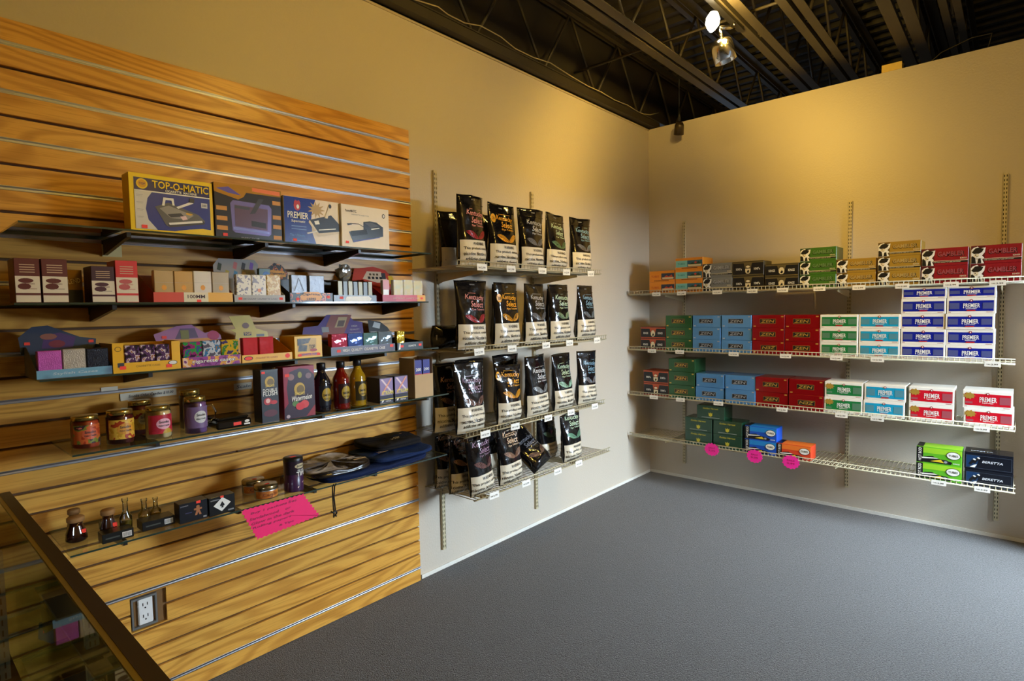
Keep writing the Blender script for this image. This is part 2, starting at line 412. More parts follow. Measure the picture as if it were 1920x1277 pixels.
# ---------------------------------------------------------------- slatwall panel
PX0, PX1 = -5.9, -2.674
slatwall = empty('slatwall_panel', (0, 0, 0), label='oak veneer slatwall panel with horizontal grooves on the left wall', cat='wall panel')
b = MB(); b.box(PX0, PX1, -0.006, -0.0006, 0.003, 2.44, mat('groove_back', (92, 60, 28), 0.7)); b.build('backing_board', slatwall)
metal_j = {30, 28, 26, 24, 22, 20, 17, 15, 12, 5, 0}
zg = [0.0765+0.0762*j for j in range(31)]
edges = [0.003]+zg+[2.44]
OUT = (-4.035, -3.915, 0.315, 0.445)     # cut-out for the socket
for k in range(32):
    z0 = edges[k]+(0.0045 if k else 0); z1 = edges[k+1]-(0.0045 if k < 31 else 0)
    b = MB()
    def slat(xa, xb, za, zb):
        if zb-za < 0.002: return
        e = 0.0015
        vs = []
        for x in (xa, xb): vs += [(x, -0.0065, za+0.0), (x, -0.02+e, za), (x, -0.02, za+e), (x, -0.02, zb-e), (x, -0.02+e, zb), (x, -0.0065, zb)]
        b.add(vs, [tuple(range(6)), tuple(reversed(range(6, 12)))]+[(i, 6+i, 6+(i+1) % 6, (i+1) % 6) for i in range(6)], M_OAK)
    if z1 > OUT[2] and z0 < OUT[3]:
        slat(PX0, OUT[0], z0, z1); slat(OUT[1], PX1, z0, z1)
        if z0 < OUT[2]: slat(OUT[0], OUT[1], z0, OUT[2])
        if z1 > OUT[3]: slat(OUT[0], OUT[1], OUT[3], z1)
    else: slat(PX0, PX1, z0, z1)
    b.build('slat', slatwall)
for j in metal_j:
    z = zg[j]; b = MB()
    vs = []; fs = []; pr = [(-0.0206, 0.0072), (-0.0216, 0.0066), (-0.0210, 0.0040), (-0.0190, 0.0012), (-0.0196, -0.0030), (-0.0218, -0.0064), (-0.0206, -0.0074)]
    for x in (PX0, PX1+0.003):
        for (yy, dz) in pr: vs.append((x, yy, z+dz))
    for i in range(6): fs.append((i, 7+i, 8+i, i+1))
    b.add(vs, fs, M_ALU, True); b.build('groove_insert', slatwall)
M_SCREW = mat('screw_head', (60, 42, 24), 0.5, 0.6)
screws = [(-2.96, 3), (-3.06, 4), (-2.99, 3), (-3.10, 7), (-3.25, 8), (-3.0, 8), (-3.45, 10), (-3.75, 10), (-3.12, 12), (-3.02, 12), (-3.62, 11), (-3.92, 7), (-3.5, 6), (-4.1, 14), (-4.5, 28), (-3.55, 29), (-3.05, 2), (-3.12, 2), (-3.3, 1)]
for x, j in screws:
    b = MB(); b.lathe([(0.0042, 0), (0.0042, 0.004), (0.002, 0.0055)], M_SCREW, n=8)
    b.build('screw', slatwall, loc=(x, -0.008, zg[j]+0.001), rot=(PI/2, 0, 0))
# electric socket
so = empty('wall_socket', (-3.975, -0.004, 0.380), label='white double socket sunk in the slatwall near the floor', cat='socket')
b = MB(); b.box(-0.058, 0.058, -0.003, -0.001, -0.063, 0.063, mat('recess_wood', (120, 84, 40), 0.7))
b.build('recess', so)
b = MB()
for (x0, x1, z0, z1) in ((-0.056, -0.050, -0.058, 0.058), (0.022, 0.028, -0.058, 0.058), (-0.050, 0.022, 0.050, 0.058), (-0.050, 0.022, -0.058, -0.050)): b.box(x0, x1, -0.016, -0.003, z0, z1, M_STEEL)
b.build('metal_box', so)
b = MB(); b.box(-0.034, 0.014, -0.014, -0.003, -0.049, 0.049, M_WHITEP, 0.003)
b.fn = lambda u, v, l: (u, -0.014-l, v)
for cz in (0.022, -0.022):
    b.R(-0.020, -0.017, cz, cz+0.011, M_SLOT); b.R(-0.005, -0.002, cz, cz+0.011, M_SLOT); b.E(-0.011, cz-0.008, 0.003, 0.003, M_SLOT, n=8)
b.build('socket_face', so)

# ---------------------------------------------------------------- slotted standards
def standard(x, y, z0, z1, rz, label, group):
    b = MB(); w_, d = 0.0125, 0.014
    L = z1-z0; cols = [-w_, -0.0080, -0.0040, 0.0040, 0.0080, w_]
    b.box(-w_, -w_+0.002, -d, 0, 0, L, M_STAND); b.box(w_-0.002, w_, -d, 0, 0, L, M_STAND)
    b.box(-w_+0.002, w_-0.002, -0.002, -0.0005, 0, L, M_SLOT)
    pitch = 0.0254*1.0; sl = 0.0135
    z = 0.0; rows = [0.0]; k = 0
    z = pitch*0.5
    while z+sl < L-0.005: rows += [z, z+sl]; z += pitch
    rows.append(L)
    for r in range(len(rows)-1):
        slot = r % 2 == 1
        if slot:
            for c in (0, 2, 4): b.add([(cols[c], -d, rows[r]), (cols[c+1], -d, rows[r]), (cols[c+1], -d, rows[r+1]), (cols[c], -d, rows[r+1])], [(0, 1, 2, 3)], M_STAND)
        else:
            b.add([(-w_, -d, rows[r]), (w_, -d, rows[r]), (w_, -d, rows[r+1]), (-w_, -d, rows[r+1])], [(0, 1, 2, 3)], M_STAND)
    return b.build('shelf_standard', None, (x, y, z0), rz, label=label, cat='shelf standard', group=group)
GL, GR = 'slotted standards on the left wall', 'slotted standards on the right wall'
standard(-2.490, -0.0005, 0.115, 2.263, 0, 'beige slotted standard on the left wall close to the slatwall panel', GL)
standard(-1.642, -0.0005, 0.115, 2.263, 0, 'beige slotted standard on the left wall nearer the corner', GL)
standard(-0.0005, -0.329, 0.13, 2.20, RW, 'slotted standard on the right wall nearest the corner', GR)
standard(-0.0005, -1.560, 0.16, 2.20, RW, 'middle slotted standard on the right wall', GR)
standard(-0.0005, -2.383, 0.111, 2.252, RW, 'slotted standard at the far right end of the right wall', GR)

# ---------------------------------------------------------------- ventilated wire shelves (lip stands up at the front)
def wire_shelf(L, D, loc, rz, label, group, brk, pitch=0.0254):
    t = empty('wire_shelf', loc, rz, label=label, cat='wire shelf', group=group)
    r = 0.0022; R = 0.0032
    b = MB(); n = int(L/pitch)
    for i in range(n+1):
        x = min(i*pitch, L-0.002)+0.001
        b.tube([(x, -0.004, 0), (x, -D+0.002, 0), (x, -D, 0.004), (x, -D, 0.026)], r, M_WIRE, 4, cap=False)
    b.build('cross_wires', t, kind='stuff')
    for (yy, zz) in ((-0.006, -0.005), (-D*0.5, -0.005), (-D+0.012, -0.005), (-D-0.003, 0.001), (-D-0.003, 0.026)):
        b = MB(); b.tube([(0, yy, zz), (L, yy, zz)], R, M_WIRE, 6); b.build('rail', t)
    for x in brk:
        b = MB(); y1 = -D+0.03
        vs = []
        for xx in (x-0.0025, x+0.0025): vs += [(xx, -0.015, -0.012), (xx, -0.015, -0.075), (xx, -0.06, -0.06), (xx, y1, -0.026), (xx, y1, -0.012)]
        b.add(vs, [tuple(range(5)), tuple(reversed(range(5, 10)))]+[(i, 5+i, 5+(i+1) % 5, (i+1) % 5) for i in range(5)], M_STAND)
        b.build('bracket', t)
    return t
LZ = {1: 1.706, 2: 1.277, 3: 0.849, 4: 0.513}
RZ = {1: 1.590, 2: 1.131, 3: 0.753, 4: 0.401}
GLS, GRS = 'wire shelves on the left wall', 'wire shelves on the right wall'
nm = {1: 'top', 2: 'second', 3: 'third', 4: 'bottom'}
for k, (x0, x1) in {1: (-2.70, -1.415), 2: (-2.66, -1.363), 3: (-2.67, -1.39), 4: (-2.612, -1.329)}.items():
    wire_shelf(x1-x0, 0.40, (x0, 0, LZ[k]), 0, '%s beige wire shelf on the left wall carrying black pouches' % nm[k], GLS, (-2.49-x0, -1.642-x0))
for k, y1 in {1: -2.50, 2: -2.452, 3: -2.46, 4: -2.468}.items():
    wire_shelf(-y1-0.02, 0.395, (0, -0.02, RZ[k]), RW, '%s beige wire shelf on the right wall carrying tube cartons' % nm[k], GRS, (0.309, 1.54, 2.363))

# ---------------------------------------------------------------- glass shelves on the slatwall
GZ = {1: 1.758, 2: 1.526, 3: 1.302, 4: 1.068, 5: 0.765}
GT = {k: v+0.006 for k, v in GZ.items()}
gx = {1: (-4.325, -2.805), 2: (-4.345, -2.83), 3: (-4.30, -2.775), 4: (-4.235, -2.715), 5: (-4.255, -2.735)}
gb = {1: (-4.05, -3.6, -3.19), 2: (-4.1, -3.50, -2.87), 3: (-4.01, -3.5, -3.07), 4: (-4.0, -3.39, -3.15, -2.83), 5: (-4.107, -3.744, -3.439, -3.142)}
for k in GZ:
    x0, x1 = gx[k]; t = empty('glass_shelf', (x0, -0.0205, GZ[k]), label='%s glass shelf on black brackets on the slatwall' % {1: 'topmost', 2: 'second', 3: 'third', 4: 'fourth', 5: 'lowest'}[k], cat='glass shelf', group='glass shelves on the slatwall')
    L = x1-x0; D = 0.31
    b = MB(); b.add([(0, -D, .006), (L, -D, .006), (L, -.004, .006), (0, -.004, .006)], [(0, 1, 2, 3)], M_GLASS)
    for (a, c, d, e) in ((0, L, -D, -D), (0, 0, -D, -.004), (L, L, -D, -.004), (0, L, -.004, -.004)):
        b.add([(a, d, 0), (c, e, 0), (c, e, .006), (a, d, .006)], [(0, 1, 2, 3)], M_GEDGE)
    b.build('glass_pane', t)
    for xb in gb[k]:
        b = MB(); x = xb-x0; vs = []
        for xx in (x-0.006, x+0.006): vs += [(xx, 0, -0.001), (xx, 0, -0.055), (xx, -0.285, -0.016), (xx, -0.285, -0.001)]
        b.add(vs, [(0, 1, 2, 3), (7, 6, 5, 4)]+[(i, 4+i, 4+(i+1) % 4, (i+1) % 4) for i in range(4)], M_BLACKM)
        b.box(x-0.008, x+0.008, -0.0035, 0.0, -0.03, -0.001, M_BLACKM)
        b.build('bracket', t)

# ---------------------------------------------------------------- glass display counter in the left foreground
M_BRONZE = mat('bronze_trim', (58, 44, 20), 0.4, 0.3); M_OLIVE = mat('olive_bead', (150, 128, 48), 0.35, 0.4)
M_CASE = mat('dark_case_interior', (44, 34, 20), 0.7)
ct = empty('display_counter', (-4.36, -0.12, 0), label='glass topped display counter in the left foreground with bronze edge trim', cat='display counter')
W_, L_ = 0.66, 3.2
b = MB()
b.add([(-W_, 0, .948), (0, 0, .948), (0, -L_, .948), (-W_, -L_, .948)], [(0, 3, 2, 1)], M_GLASSTOP); b.build('glass_top', ct)
b = MB(); b.box(-0.022, 0.004, -L_, 0.004, 0.925, 0.9475, M_BRONZE, 0.003); b.box(-W_, -0.022, -0.020, 0.004, 0.925, 0.9475, M_BRONZE, 0.003); b.box(-W_-.004, -W_+.02, -L_, 0.004, .925, .9475, M_BRONZE, 0.003)
b.box(-0.022, 0.004, -L_, 0.004, 0.9485, 0.952, M_BRONZE); b.box(-W_, -0.022, -0.026, 0.004, 0.9485, 0.952, M_BRONZE)
b.build('edge_trim', ct)
b = MB(); b.box(-0.031, -0.022, -L_, -0.026, 0.9485, 0.951, M_OLIVE); b.build('inner_bead', ct)
b = MB(); b.add([(0, 0, .30), (0, -L_, .30), (0, -L_, .925), (0, 0, .925)], [(0, 1, 2, 3)], M_GLASSTOP); b.build('front_pane', ct)
b = MB(); b.add([(0, 0, .30), (-W_, 0, .30), (-W_, 0, .925), (0, 0, .925)], [(0, 1, 2, 3)], M_GLASSTOP); b.build('end_pane', ct)
b = MB(); b.box(-W_, 0, -L_, 0, 0.0, 0.30, M_CASE, 0.004); b.build('base_cabinet', ct)
b = MB(); b.box(-W_, -W_+0.01, -L_, 0, .30, .925, M_CASE); b.build('back_panel', ct)
b = MB(); b.box(-W_+0.02, -0.06, -L_+0.02, -0.02, 0.60, 0.608, M_CASE); b.build('inner_shelf', ct)
b = MB(); b.box(-0.105, -0.075, -0.50, -0.48, 0.30, 0.925, M_STEEL); b.fn = lambda u, v, l: (u, -0.50-l, v)
for i in range(22): b.R(-0.097, -0.094, 0.32+i*0.0265, 0.335+i*0.0265, M_SLOT); b.R(-0.086, -0.083, 0.32+i*0.0265, 0.335+i*0.0265, M_SLOT)
b.build('shelf_post', ct)

# ---------------------------------------------------------------- lamps
M_BULB = mat('lit_bulb', (255, 240, 200), 0.4, emit=(1.0, 0.82, 0.48), es=60)
lp = empty('track_lamp', (-1.40, -1.17, 3.15), label='lit track lamp with chrome cylinder head hanging below a roof joist', cat='lamp')
b = MB(); b.box(-0.30, 0.35, -0.018, 0.018, -0.022, 0.0, M_BLACKM); b.build('track', lp)
b = MB(); b.tube([(0.22, -0.01, -0.02), (0.21, -0.01, -0.05), (0.02, 0, -0.115)], 0.011, M_CHROME, 8); b.build('arm', lp)
b = MB(); b.lathe([(0.008, 0.035), (0.022, 0.03), (0.036, 0.0), (0.036, -0.03), (0.022, -0.055), (0.010, -0.07)], M_BULB, n=16)
b.build('bulb', lp, loc=(-0.075, 0, -0.10), rot=(0.1, 0.15, 0))
b = MB(); b.lathe([(0.002, 0.052), (0.030, 0.05), (0.056, 0.036), (0.060, 0.02), (0.060, -0.075), (0.052, -0.075), (0.050, 0.0), (0.002, 0.01)], M_CHROME, n=28, closed=False)
b.build('cylinder_head', lp, loc=(0.055, 0, -0.215), rot=(-0.20, -0.22, 0))
b = MB(); b.tube([(0.02, 0, -0.115), (0.045, 0, -0.16)], 0.010, M_CHROME, 8); b.build('neck', lp)
l = bpy.data.lights.new('track_lamp_bulb_light', 'POINT'); l.color = WARM; l.energy = 15; l.shadow_soft_size = 0.04
o = bpy.data.objects.new('track_lamp_bulb_light', l); COL.objects.link(o); o.location = (-1.46, -1.255, 3.0)
l = bpy.data.lights.new('track_lamp_beam', 'SPOT'); l.color = WARM; l.energy = 66; l.shadow_soft_size = 0.045; l.spot_size = math.radians(155); l.spot_blend = 0.8
o = bpy.data.objects.new('track_lamp_beam', l); COL.objects.link(o); o.location = (-1.44, -1.25, 2.99); o.rotation_euler = (Vector((0, -0.15, 1.7))-Vector((-1.44, -1.25, 2.99))).to_track_quat('-Z', 'Y').to_euler()
fx = empty('spot_lamp', (-0.13, -0.345, 3.11), label='small dark unlit spot lamp hanging at the top of the right wall', cat='lamp')
b = MB(); b.tube([(0, 0, 0.505), (0, 0, 0.0)], 0.005, M_BLACKM, 6); b.tube([(0, 0, 0.0), (0, 0, -0.125)], 0.012, M_BLACKM, 8); b.build('stem', fx)
b = MB(); b.lathe([(0.002, 0.045), (0.026, 0.04), (0.036, 0.02), (0.040, -0.055), (0.034, -0.055), (0.03, 0.0)], mat('bronze_lamp', (66, 52, 30), 0.35, 0.4), n=20, closed=False)
b.build('lamp_head', fx, loc=(0, 0, -0.165), rot=(0.25, -0.35, 0))
# ---------------------------------------------------------------- cartons on the right wall
BW = 0.2215       # carton width
FX = -0.378       # where the carton fronts stand
I_W = ink((238, 236, 230)); I_BLK = ink((16, 15, 18)); I_CREAM = ink((228, 214, 178)); I_GOLD = ink((206, 164, 70), 0.3, 0.4); I_SILV = ink((176, 178, 184), 0.3, 0.4)
I_RED = ink((188, 24, 34)); I_DRED = ink((120, 16, 26))
def carton(name, w_, h, d, body, top=None, loc=(0, 0, 0), rz=RW, bev=0.0015, **tags):
    b = MB(); b.box(-w_/2, w_/2, 0, d, 0, h, body, bev)
    if top:
        b.fn = lambda u, v, l: (u, v, h+l); b.R(-w_/2+.002, w_/2-.002, .002, d-.002, top)
    return b.build(name, None, loc, rz, **tags)
def front(o, h, draw, name='front_print', w_=BW, flip=False):
    b = MB()
    if flip: b.fn = lambda u, v, l: (-u, -l, h-v)
    draw(b, w_, h); return b.build(name, o)

def mk_gambler(name, col, dark, lab, h=0.089):
    o = carton(name, BW, h, 0.19, ink(col, 0.32), None, label=lab, cat='carton')
    cd = ink(dark, 0.35)
    def d(b, w, h):
        x0 = -w/2; k = h/0.09
        b.R(x0+.001, x0+.062, .001, h-.002, cd, 1)
        b.R(x0+.001, w/2-.001, .014*k, .022*k, I_BLK, 1)
        b.R(x0+.001, w/2-.001, .0235*k, .0255*k, I_CREAM, 2)
        # figure: ragged white outline with hat, face and coat in black and white
        b.P([(x0+.002, .002), (x0+.060, .002), (x0+.052, .020*k), (x0+.060, .030*k), (x0+.050, .040*k), (x0+.062, .056*k), (x0+.066, .080*k), (x0+.040, .076*k), (x0+.030, .086*k), (x0+.012, .080*k), (x0+.002, .070*k)], I_W, 2)
        b.P([(x0+.004, .058*k), (x0+.020, .078*k), (x0+.034, .080*k), (x0+.058, .074*k), (x0+.050, .058*k), (x0+.036, .050*k), (x0+.014, .050*k)], I_BLK, 3)
        b.E(x0+.026, .042*k, .011, .011*k, I_CREAM, 3, 12)
        b.P([(x0+.003, .003), (x0+.024, .003), (x0+.020, .030*k), (x0+.008, .040*k), (x0+.003, .036*k)], I_BLK, 3)
        b.P([(x0+.030, .003), (x0+.048, .003), (x0+.044, .028*k), (x0+.034, .026*k)], I_BLK, 3)
        b.E(x0+.022, .044*k, .003, .003*k, I_BLK, 4, 8); b.P([(x0+.024, .034*k), (x0+.034, .036*k), (x0+.026, .038*k)], I_BLK, 4)
        b.T('GAMBLER', .030, .058*k, .027*k, I_BLK, 2, w=.128)
        b.T('GAMBLER', .029, .0595*k, .024*k, I_SILV if col[0] < 150 and col[1] < 140 and col[2] > 60 else ink(tuple(min(255, int(c*0.72+62)) for c in col)), 3, w=.122)
        b.T('TUBE CUT CIGARETTE TUBES 200 COUNT', .012, .018*k, .004*k, I_CREAM, 3, w=.13)
        b.T('KINGS', .088, .035*k, .0075*k, I_CREAM, 3, w=.030)
    front(o, h, d); return o
def mk_kings(name, edge, txt, lab, h=0.09, w_=BW):
    o = carton(name, w_, h, 0.17, ink(edge, 0.4), None, label=lab, cat='carton')
    def d(b, w, h):
        e = ink(tuple(min(255, int(c*1.35)+14) for c in edge), 0.35, 0.2)
        b.R(-w/2+.004, w/2-.004, .010, h-.014, I_BLK, 1)
        b.R(-w/2+.002, w/2-.002, h-.013, h-.007, e, 1); b.R(-w/2+.002, w/2-.002, .004, .009, e, 1)
        b.P([(-.030, h-.013), (.030, h-.013), (.020, h*.52), (-.020, h*.52)], e, 2)
        b.P([(-.019, .050), (.019, .050), (.018, .026), (.008, .014), (-.008, .014), (-.018, .026)], I_CREAM, 3)
        b.E(0, h*.62, .014, .008, I_CREAM, 3, 10)
        b.P([(-.008, .022), (.006, .020), (.010, .034), (.002, .042), (-.004, .034)], I_BLK, 4)
        b.T('ROYAL', 0, h*.72, .006, I_BLK, 3, w=.028)
        for s in (-1, 1): b.T(txt, s*.064, h*.46, .017, I_W, 3, w=.042)
    front(o, h, d, w_=w_); return o
def mk_zen(name, col, edge, lab, h=0.092, flip=False):
    o = carton(name, BW-.003, h, 0.21, ink(col, 0.22, 0.35, 0.3), None, label=lab, cat='carton')
    def d(b, w, h):
        cx, cy = -.004, h*.52
        g = I_GOLD if edge == 'gold' else I_SILV
        b.R(cx-.054, cx+.054, cy-.017, cy+.017, g, 1); b.R(cx-.0525, cx+.0525, cy-.0155, cy+.0155, I_BLK, 2)
        b.T('ZEN', cx, cy, .020, g, 3, w=.086, slant=.25)
        b.P([(cx-.048, cy-.012), (cx-.020, cy-.012), (cx-.026, cy-.008), (cx-.046, cy-.009)], g, 4)
        for (u, v) in ((w/2-.016, h-.012), (-w/2+.016, .012)): b.R(u-.008, u+.008, v-.004, v+.004, g, 1)
    front(o, h, d, flip=flip, w_=BW-.003); return o
def mk_premier(name, col, lab, h=0.092, old=False, script='Supermatic'):
    o = carton(name, BW, h, 0.20, ink((240, 236, 226), 0.35), None, label=lab, cat='carton')
    cc = ink(col, 0.3); lt = ink(tuple(int(c*.5+85) for c in col), 0.3, 0.3)
    def d(b, w, h):
        z0, z1 = h*.17, h*.83
        b.R(-w/2+.010, w/2-.008, z0, z1, cc, 1)
        for s in (-1, 1):
            u = s*.076
            if old and s < 0:
                b.star(-w/2+.030, h*.70, .020, .030, 9, I_GOLD, 3, .75); b.R(u-.024, u+.010, z0+.010, z0+.022, lt, 2)
            else: b.R(u-.022, u+.024, z0+.013, z1-.013, lt, 2)
        b.T('PREMIER', 0.004, h*.52, h*.27, I_W, 3, w=.076); b.P([(-.036, h*.40), (-.032, h*.33), (-.029, h*.40)], I_W, 3)
        b.T(script, .002, h*.32, h*.09, I_W, 3, w=.050, slant=.2)
        b.E(.002, z1+.001, .0075, .0075, ink((150, 24, 40)), 3, 12); b.E(.002, z1+.001, .0035, .0045, I_W, 4, 8)
        b.P([(-.020, h*.17), (.024, h*.17), (.020, h*.24), (-.016, h*.24)], I_RED if not old else cc, 4)
        b.R(w/2-.040, w/2-.012, h*.09, h*.115, ink((170, 60, 50)), 1); b.R(-w/2+.008, -w/2+.020, h*.09, h*.115, ink((170, 60, 50)), 1)
    front(o, h, d)
    b = MB(); b.fn = lambda u, v, l: (BW/2+l, u, v)
    b.R(.045, .085, h*.15, h*.85, cc, 1); b.T('200', .066, h*.5, h*.3, I_W, 2, w=.022); b.build('side_print', o)
    return o
rowname = {1: ['only'], 2: ['bottom', 'top'], 3: ['bottom', 'middle', 'top'], 5: ['bottom', 'second lowest', 'middle', 'second highest', 'top']}
shelfname = {1: 'top shelf', 2: 'second shelf', 3: 'third shelf', 4: 'bottom shelf'}
def stack(proto, shelf, y0, y1, n, h, desc, group, jit=0.0, first=True, z0=0.0, x=FX, flips=(), flipproto=None, k0=0):
    """n cartons on top of each other; the prototype itself is used once"""
    for k in range(n):
        yc = (y0+y1)/2+random.uniform(-jit, jit)
        loc = (x+random.uniform(0, .004), yc, RZ[shelf]+0.0035+k*(h+0.0006)+z0)
        rn = rowname[n+k0][k+k0] if n+k0 > 1 else 'single'
        lab = '%s, %s one, right wall %s' % (desc, rn, shelfname[shelf])
        src = flipproto if (k in flips and flipproto) else proto
        if not src.get('placed'):
            src['placed'] = 1; src.location = loc; src['label'] = lab; src['group'] = group; o = src
        else:
            o = copy_tree(src, loc, lab, group=group)
        o.rotation_euler = (0, 0, RW+random.uniform(-.012, .012))
P = {}
P['bk100'] = mk_kings('tube_carton', (70, 60, 34), "100's", 'x', h=0.104)
P['bkk'] = mk_kings('tube_carton', (70, 60, 34), 'KINGS', 'x', h=0.088)
P['brk'] = mk_kings('tube_carton', (128, 52, 26), 'KINGS', 'x', h=0.092)
P['br100'] = mk_kings('tube_carton', (128, 52, 26), "100's", 'x', h=0.103)
P['gs'] = mk_gambler('tube_carton', (122, 122, 120), (70, 66, 60), 'x', h=0.104)
P['gg'] = mk_gambler('tube_carton', (62, 108, 34), (40, 60, 26), 'x')
P['go'] = mk_gambler('tube_carton', (164, 128, 44), (92, 70, 26), 'x')
P['gr'] = mk_gambler('tube_carton', (142, 18, 30), (80, 12, 20), 'x', h=0.104)
def mk_orange():
    h = .088; o = carton('tube_carton', BW, h, .19, ink((226, 140, 30), .4), ink((232, 156, 50)), label='x', cat='carton')
    def d(b, w, h):
        b.R(-w/2+.003, -w/2+.098, .018, h-.020, ink((120, 190, 186)), 1); b.R(-w/2+.098, w/2-.003, .018, h-.020, ink((40, 92, 110)), 1)
        b.R(-w/2+.104, w/2-.010, .022, .038, ink((214, 196, 150)), 2); b.P([(.0, .036), (.03, .052), (.05, .042), (.08, .058), (.10, .036)], ink((30, 60, 40)), 2)
        b.E(.055, .050, .010, .008, ink((190, 60, 40)), 3, 10); b.R(-.06, .070, .008, .013, ink((70, 36, 18)), 1)
        b.T('TUBES', -.062, .044, .014, ink((60, 140, 140)), 2, w=.06)
    front(o, h, d); return o
P['or'] = mk_orange()
def mk_orange2():
    h = .088; o = carton('tube_carton', BW-.004, h, .19, ink((230, 142, 24), .4), ink((232, 156, 50)), label='x', cat='carton')
    def d(b, w, h):
        b.R(-.004, w/2-.003, .018, h-.020, ink((34, 44, 66)), 1); b.R(.004, w/2-.010, .022, .036, ink((214, 190, 150)), 2)
        b.P([(.02, .036), (.04, .052), (.06, .040), (.085, .056), (.095, .036)], ink((190, 70, 40)), 2); b.R(-.07, .060, .008, .013, ink((90, 44, 14)), 1)
        b.T('TUBES', -.058, .044, .016, ink((196, 84, 20)), 2, w=.07)
    front(o, h, d); return o
P['or2'] = mk_orange2()
P['zg'] = mk_zen('tube_carton', (44, 92, 48), 'gold', 'x'); P['zb'] = mk_zen('tube_carton', (96, 152, 210), 'silver', 'x'); P['zr'] = mk_zen('tube_carton', (150, 8, 16), 'gold', 'x')
P['zrf'] = mk_zen('tube_carton', (150, 8, 16), 'gold', 'x', flip=True)
P['zg3'] = mk_zen('tube_carton', (40, 84, 46), 'gold', 'x', h=.104); P['zb3'] = mk_zen('tube_carton', (88, 146, 206), 'silver', 'x', h=.104); P['zr3'] = mk_zen('tube_carton', (150, 8, 16), 'gold', 'x', h=.104)
P['zrf3'] = mk_zen('tube_carton', (150, 8, 16), 'gold', 'x', h=.104, flip=True)
P['pg'] = mk_premier('tube_carton', (30, 122, 62), 'x'); P['pl'] = mk_premier('tube_carton', (24, 156, 200), 'x'); P['pn'] = mk_premier('tube_carton', (14, 30, 146), 'x')
P['pns'] = mk_premier('tube_carton', (14, 30, 146), 'x', h=.068)
P['pg3'] = mk_premier('tube_carton', (30, 122, 62), 'x', h=.104, old=True); P['pl3'] = mk_premier('tube_carton', (24, 156, 200), 'x', h=.104); P['pr3'] = mk_premier('tube_carton', (206, 18, 40), 'x', h=.104, old=True)
GP = lambda s: 'cartons on the %s of the right wall' % shelfname[s]
# top shelf
stack(P['or2'], 1, -.201, -.418, 2, .088, 'orange carton beside the corner', GP(1))
stack(P['or'], 1, -.419, -.653, 3, .088, 'orange and teal carton', GP(1))
stack(P['gs'], 1, -.655, -.868, 2, .104, 'silver grey carton with hatted figure', GP(1))
stack(P['bk100'], 1, -.873, -1.098, 2, .104, "black carton with 100's print", GP(1))
stack(P['bkk'], 1, -1.103, -1.326, 2, .088, 'black carton with KINGS print', GP(1))
stack(P['gg'], 1, -1.332, -1.554, 3, .089, 'green carton with hatted figure', GP(1))
stack(P['go'], 1, -1.556, -1.776, 2, .089, 'mustard carton of the two-high stack', GP(1))
stack(P['go'], 1, -1.786, -2.008, 3, .089, 'mustard carton of the three-high stack', GP(1))
stack(P['gr'], 1, -2.012, -2.234, 2, .104, 'dark red carton beside the mustard stack', GP(1))
stack(P['gr'], 1, -2.244, -2.466, 2, .104, 'dark red carton at the outer end', GP(1))
# second shelf
stack(P['brk'], 2, -.118, -.340, 2, .092, 'brown and black carton with KINGS print', GP(2))
stack(P['zg'], 2, -.342, -.562, 3, .092, 'plain green carton', GP(2))
stack(P['zb'], 2, -.566, -.788, 3, .092, 'metallic blue carton next to the green ones', GP(2))
stack(P['zb'], 2, -.792, -1.014, 3, .092, 'metallic blue carton next to the red ones', GP(2))
stack(P['zr'], 2, -1.018, -1.238, 3, .092, 'glossy red carton next to the blue ones', GP(2), flips=(0,), flipproto=P['zrf'])
stack(P['zr'], 2, -1.240, -1.460, 3, .092, 'glossy red carton next to the green-banded ones', GP(2))
stack(P['pg'], 2, -1.463, -1.683, 3, .092, 'white carton with green band', GP(2))
stack(P['pl'], 2, -1.690, -1.908, 3, .092, 'white carton with light blue band', GP(2))
for (a, c, d_) in ((-1.914, -2.134, 'inner'), (-2.138, -2.358, 'outer')):
    stack(P['pn'], 2, a, c, 4, .092, 'white carton with navy band, %s stack' % d_, GP(2)) if False else None
    for k in range(5):
        src = P['pns'] if k == 4 else P['pn']
        loc = (FX+random.uniform(0, .004), (a+c)/2+random.uniform(-.003, .003), RZ[2]+.0035+k*.0926)
        lab = 'white carton with navy band, %s one of the %s stack' % (rowname[5][k], d_)
        if not src.get('placed'):
            src['placed'] = 1; src.location = loc; src['label'] = lab; src['group'] = GP(2)
        else: copy_tree(src, loc, lab, group=GP(2))
# third shelf
stack(P['br100'], 3, -.142, -.364, 2, .103, "brown and black carton with 100's print", GP(3))
stack(P['zg3'], 3, -.366, -.584, 3, .104, 'plain green carton', GP(3))
stack(P['zb3'], 3, -.592, -.814, 2, .104, 'metallic blue carton next to the green ones', GP(3), jit=.004)
stack(P['zb3'], 3, -.818, -1.040, 2, .104, 'metallic blue carton next to the red ones', GP(3), jit=.004)
stack(P['zr3'], 3, -1.044, -1.264, 2, .104, 'glossy red carton next to the blue ones', GP(3), jit=.003)
stack(P['zr3'], 3, -1.268, -1.488, 2, .104, 'glossy red carton next to the green-banded ones', GP(3), flips=(0,), flipproto=P['zrf3'])
stack(P['pg3'], 3, -1.492, -1.714, 2, .104, 'white carton with green band and gold star', GP(3), jit=.003)
stack(P['pl3'], 3, -1.722, -1.944, 2, .104, 'white carton with light blue band', GP(3), jit=.004)
stack(P['pr3'], 3, -1.963, -2.185, 2, .104, 'white carton with red band, inner stack', GP(3))
stack(P['pr3'], 3, -2.228, -2.450, 2, .104, 'white carton with red band, outer stack', GP(3), jit=.004)
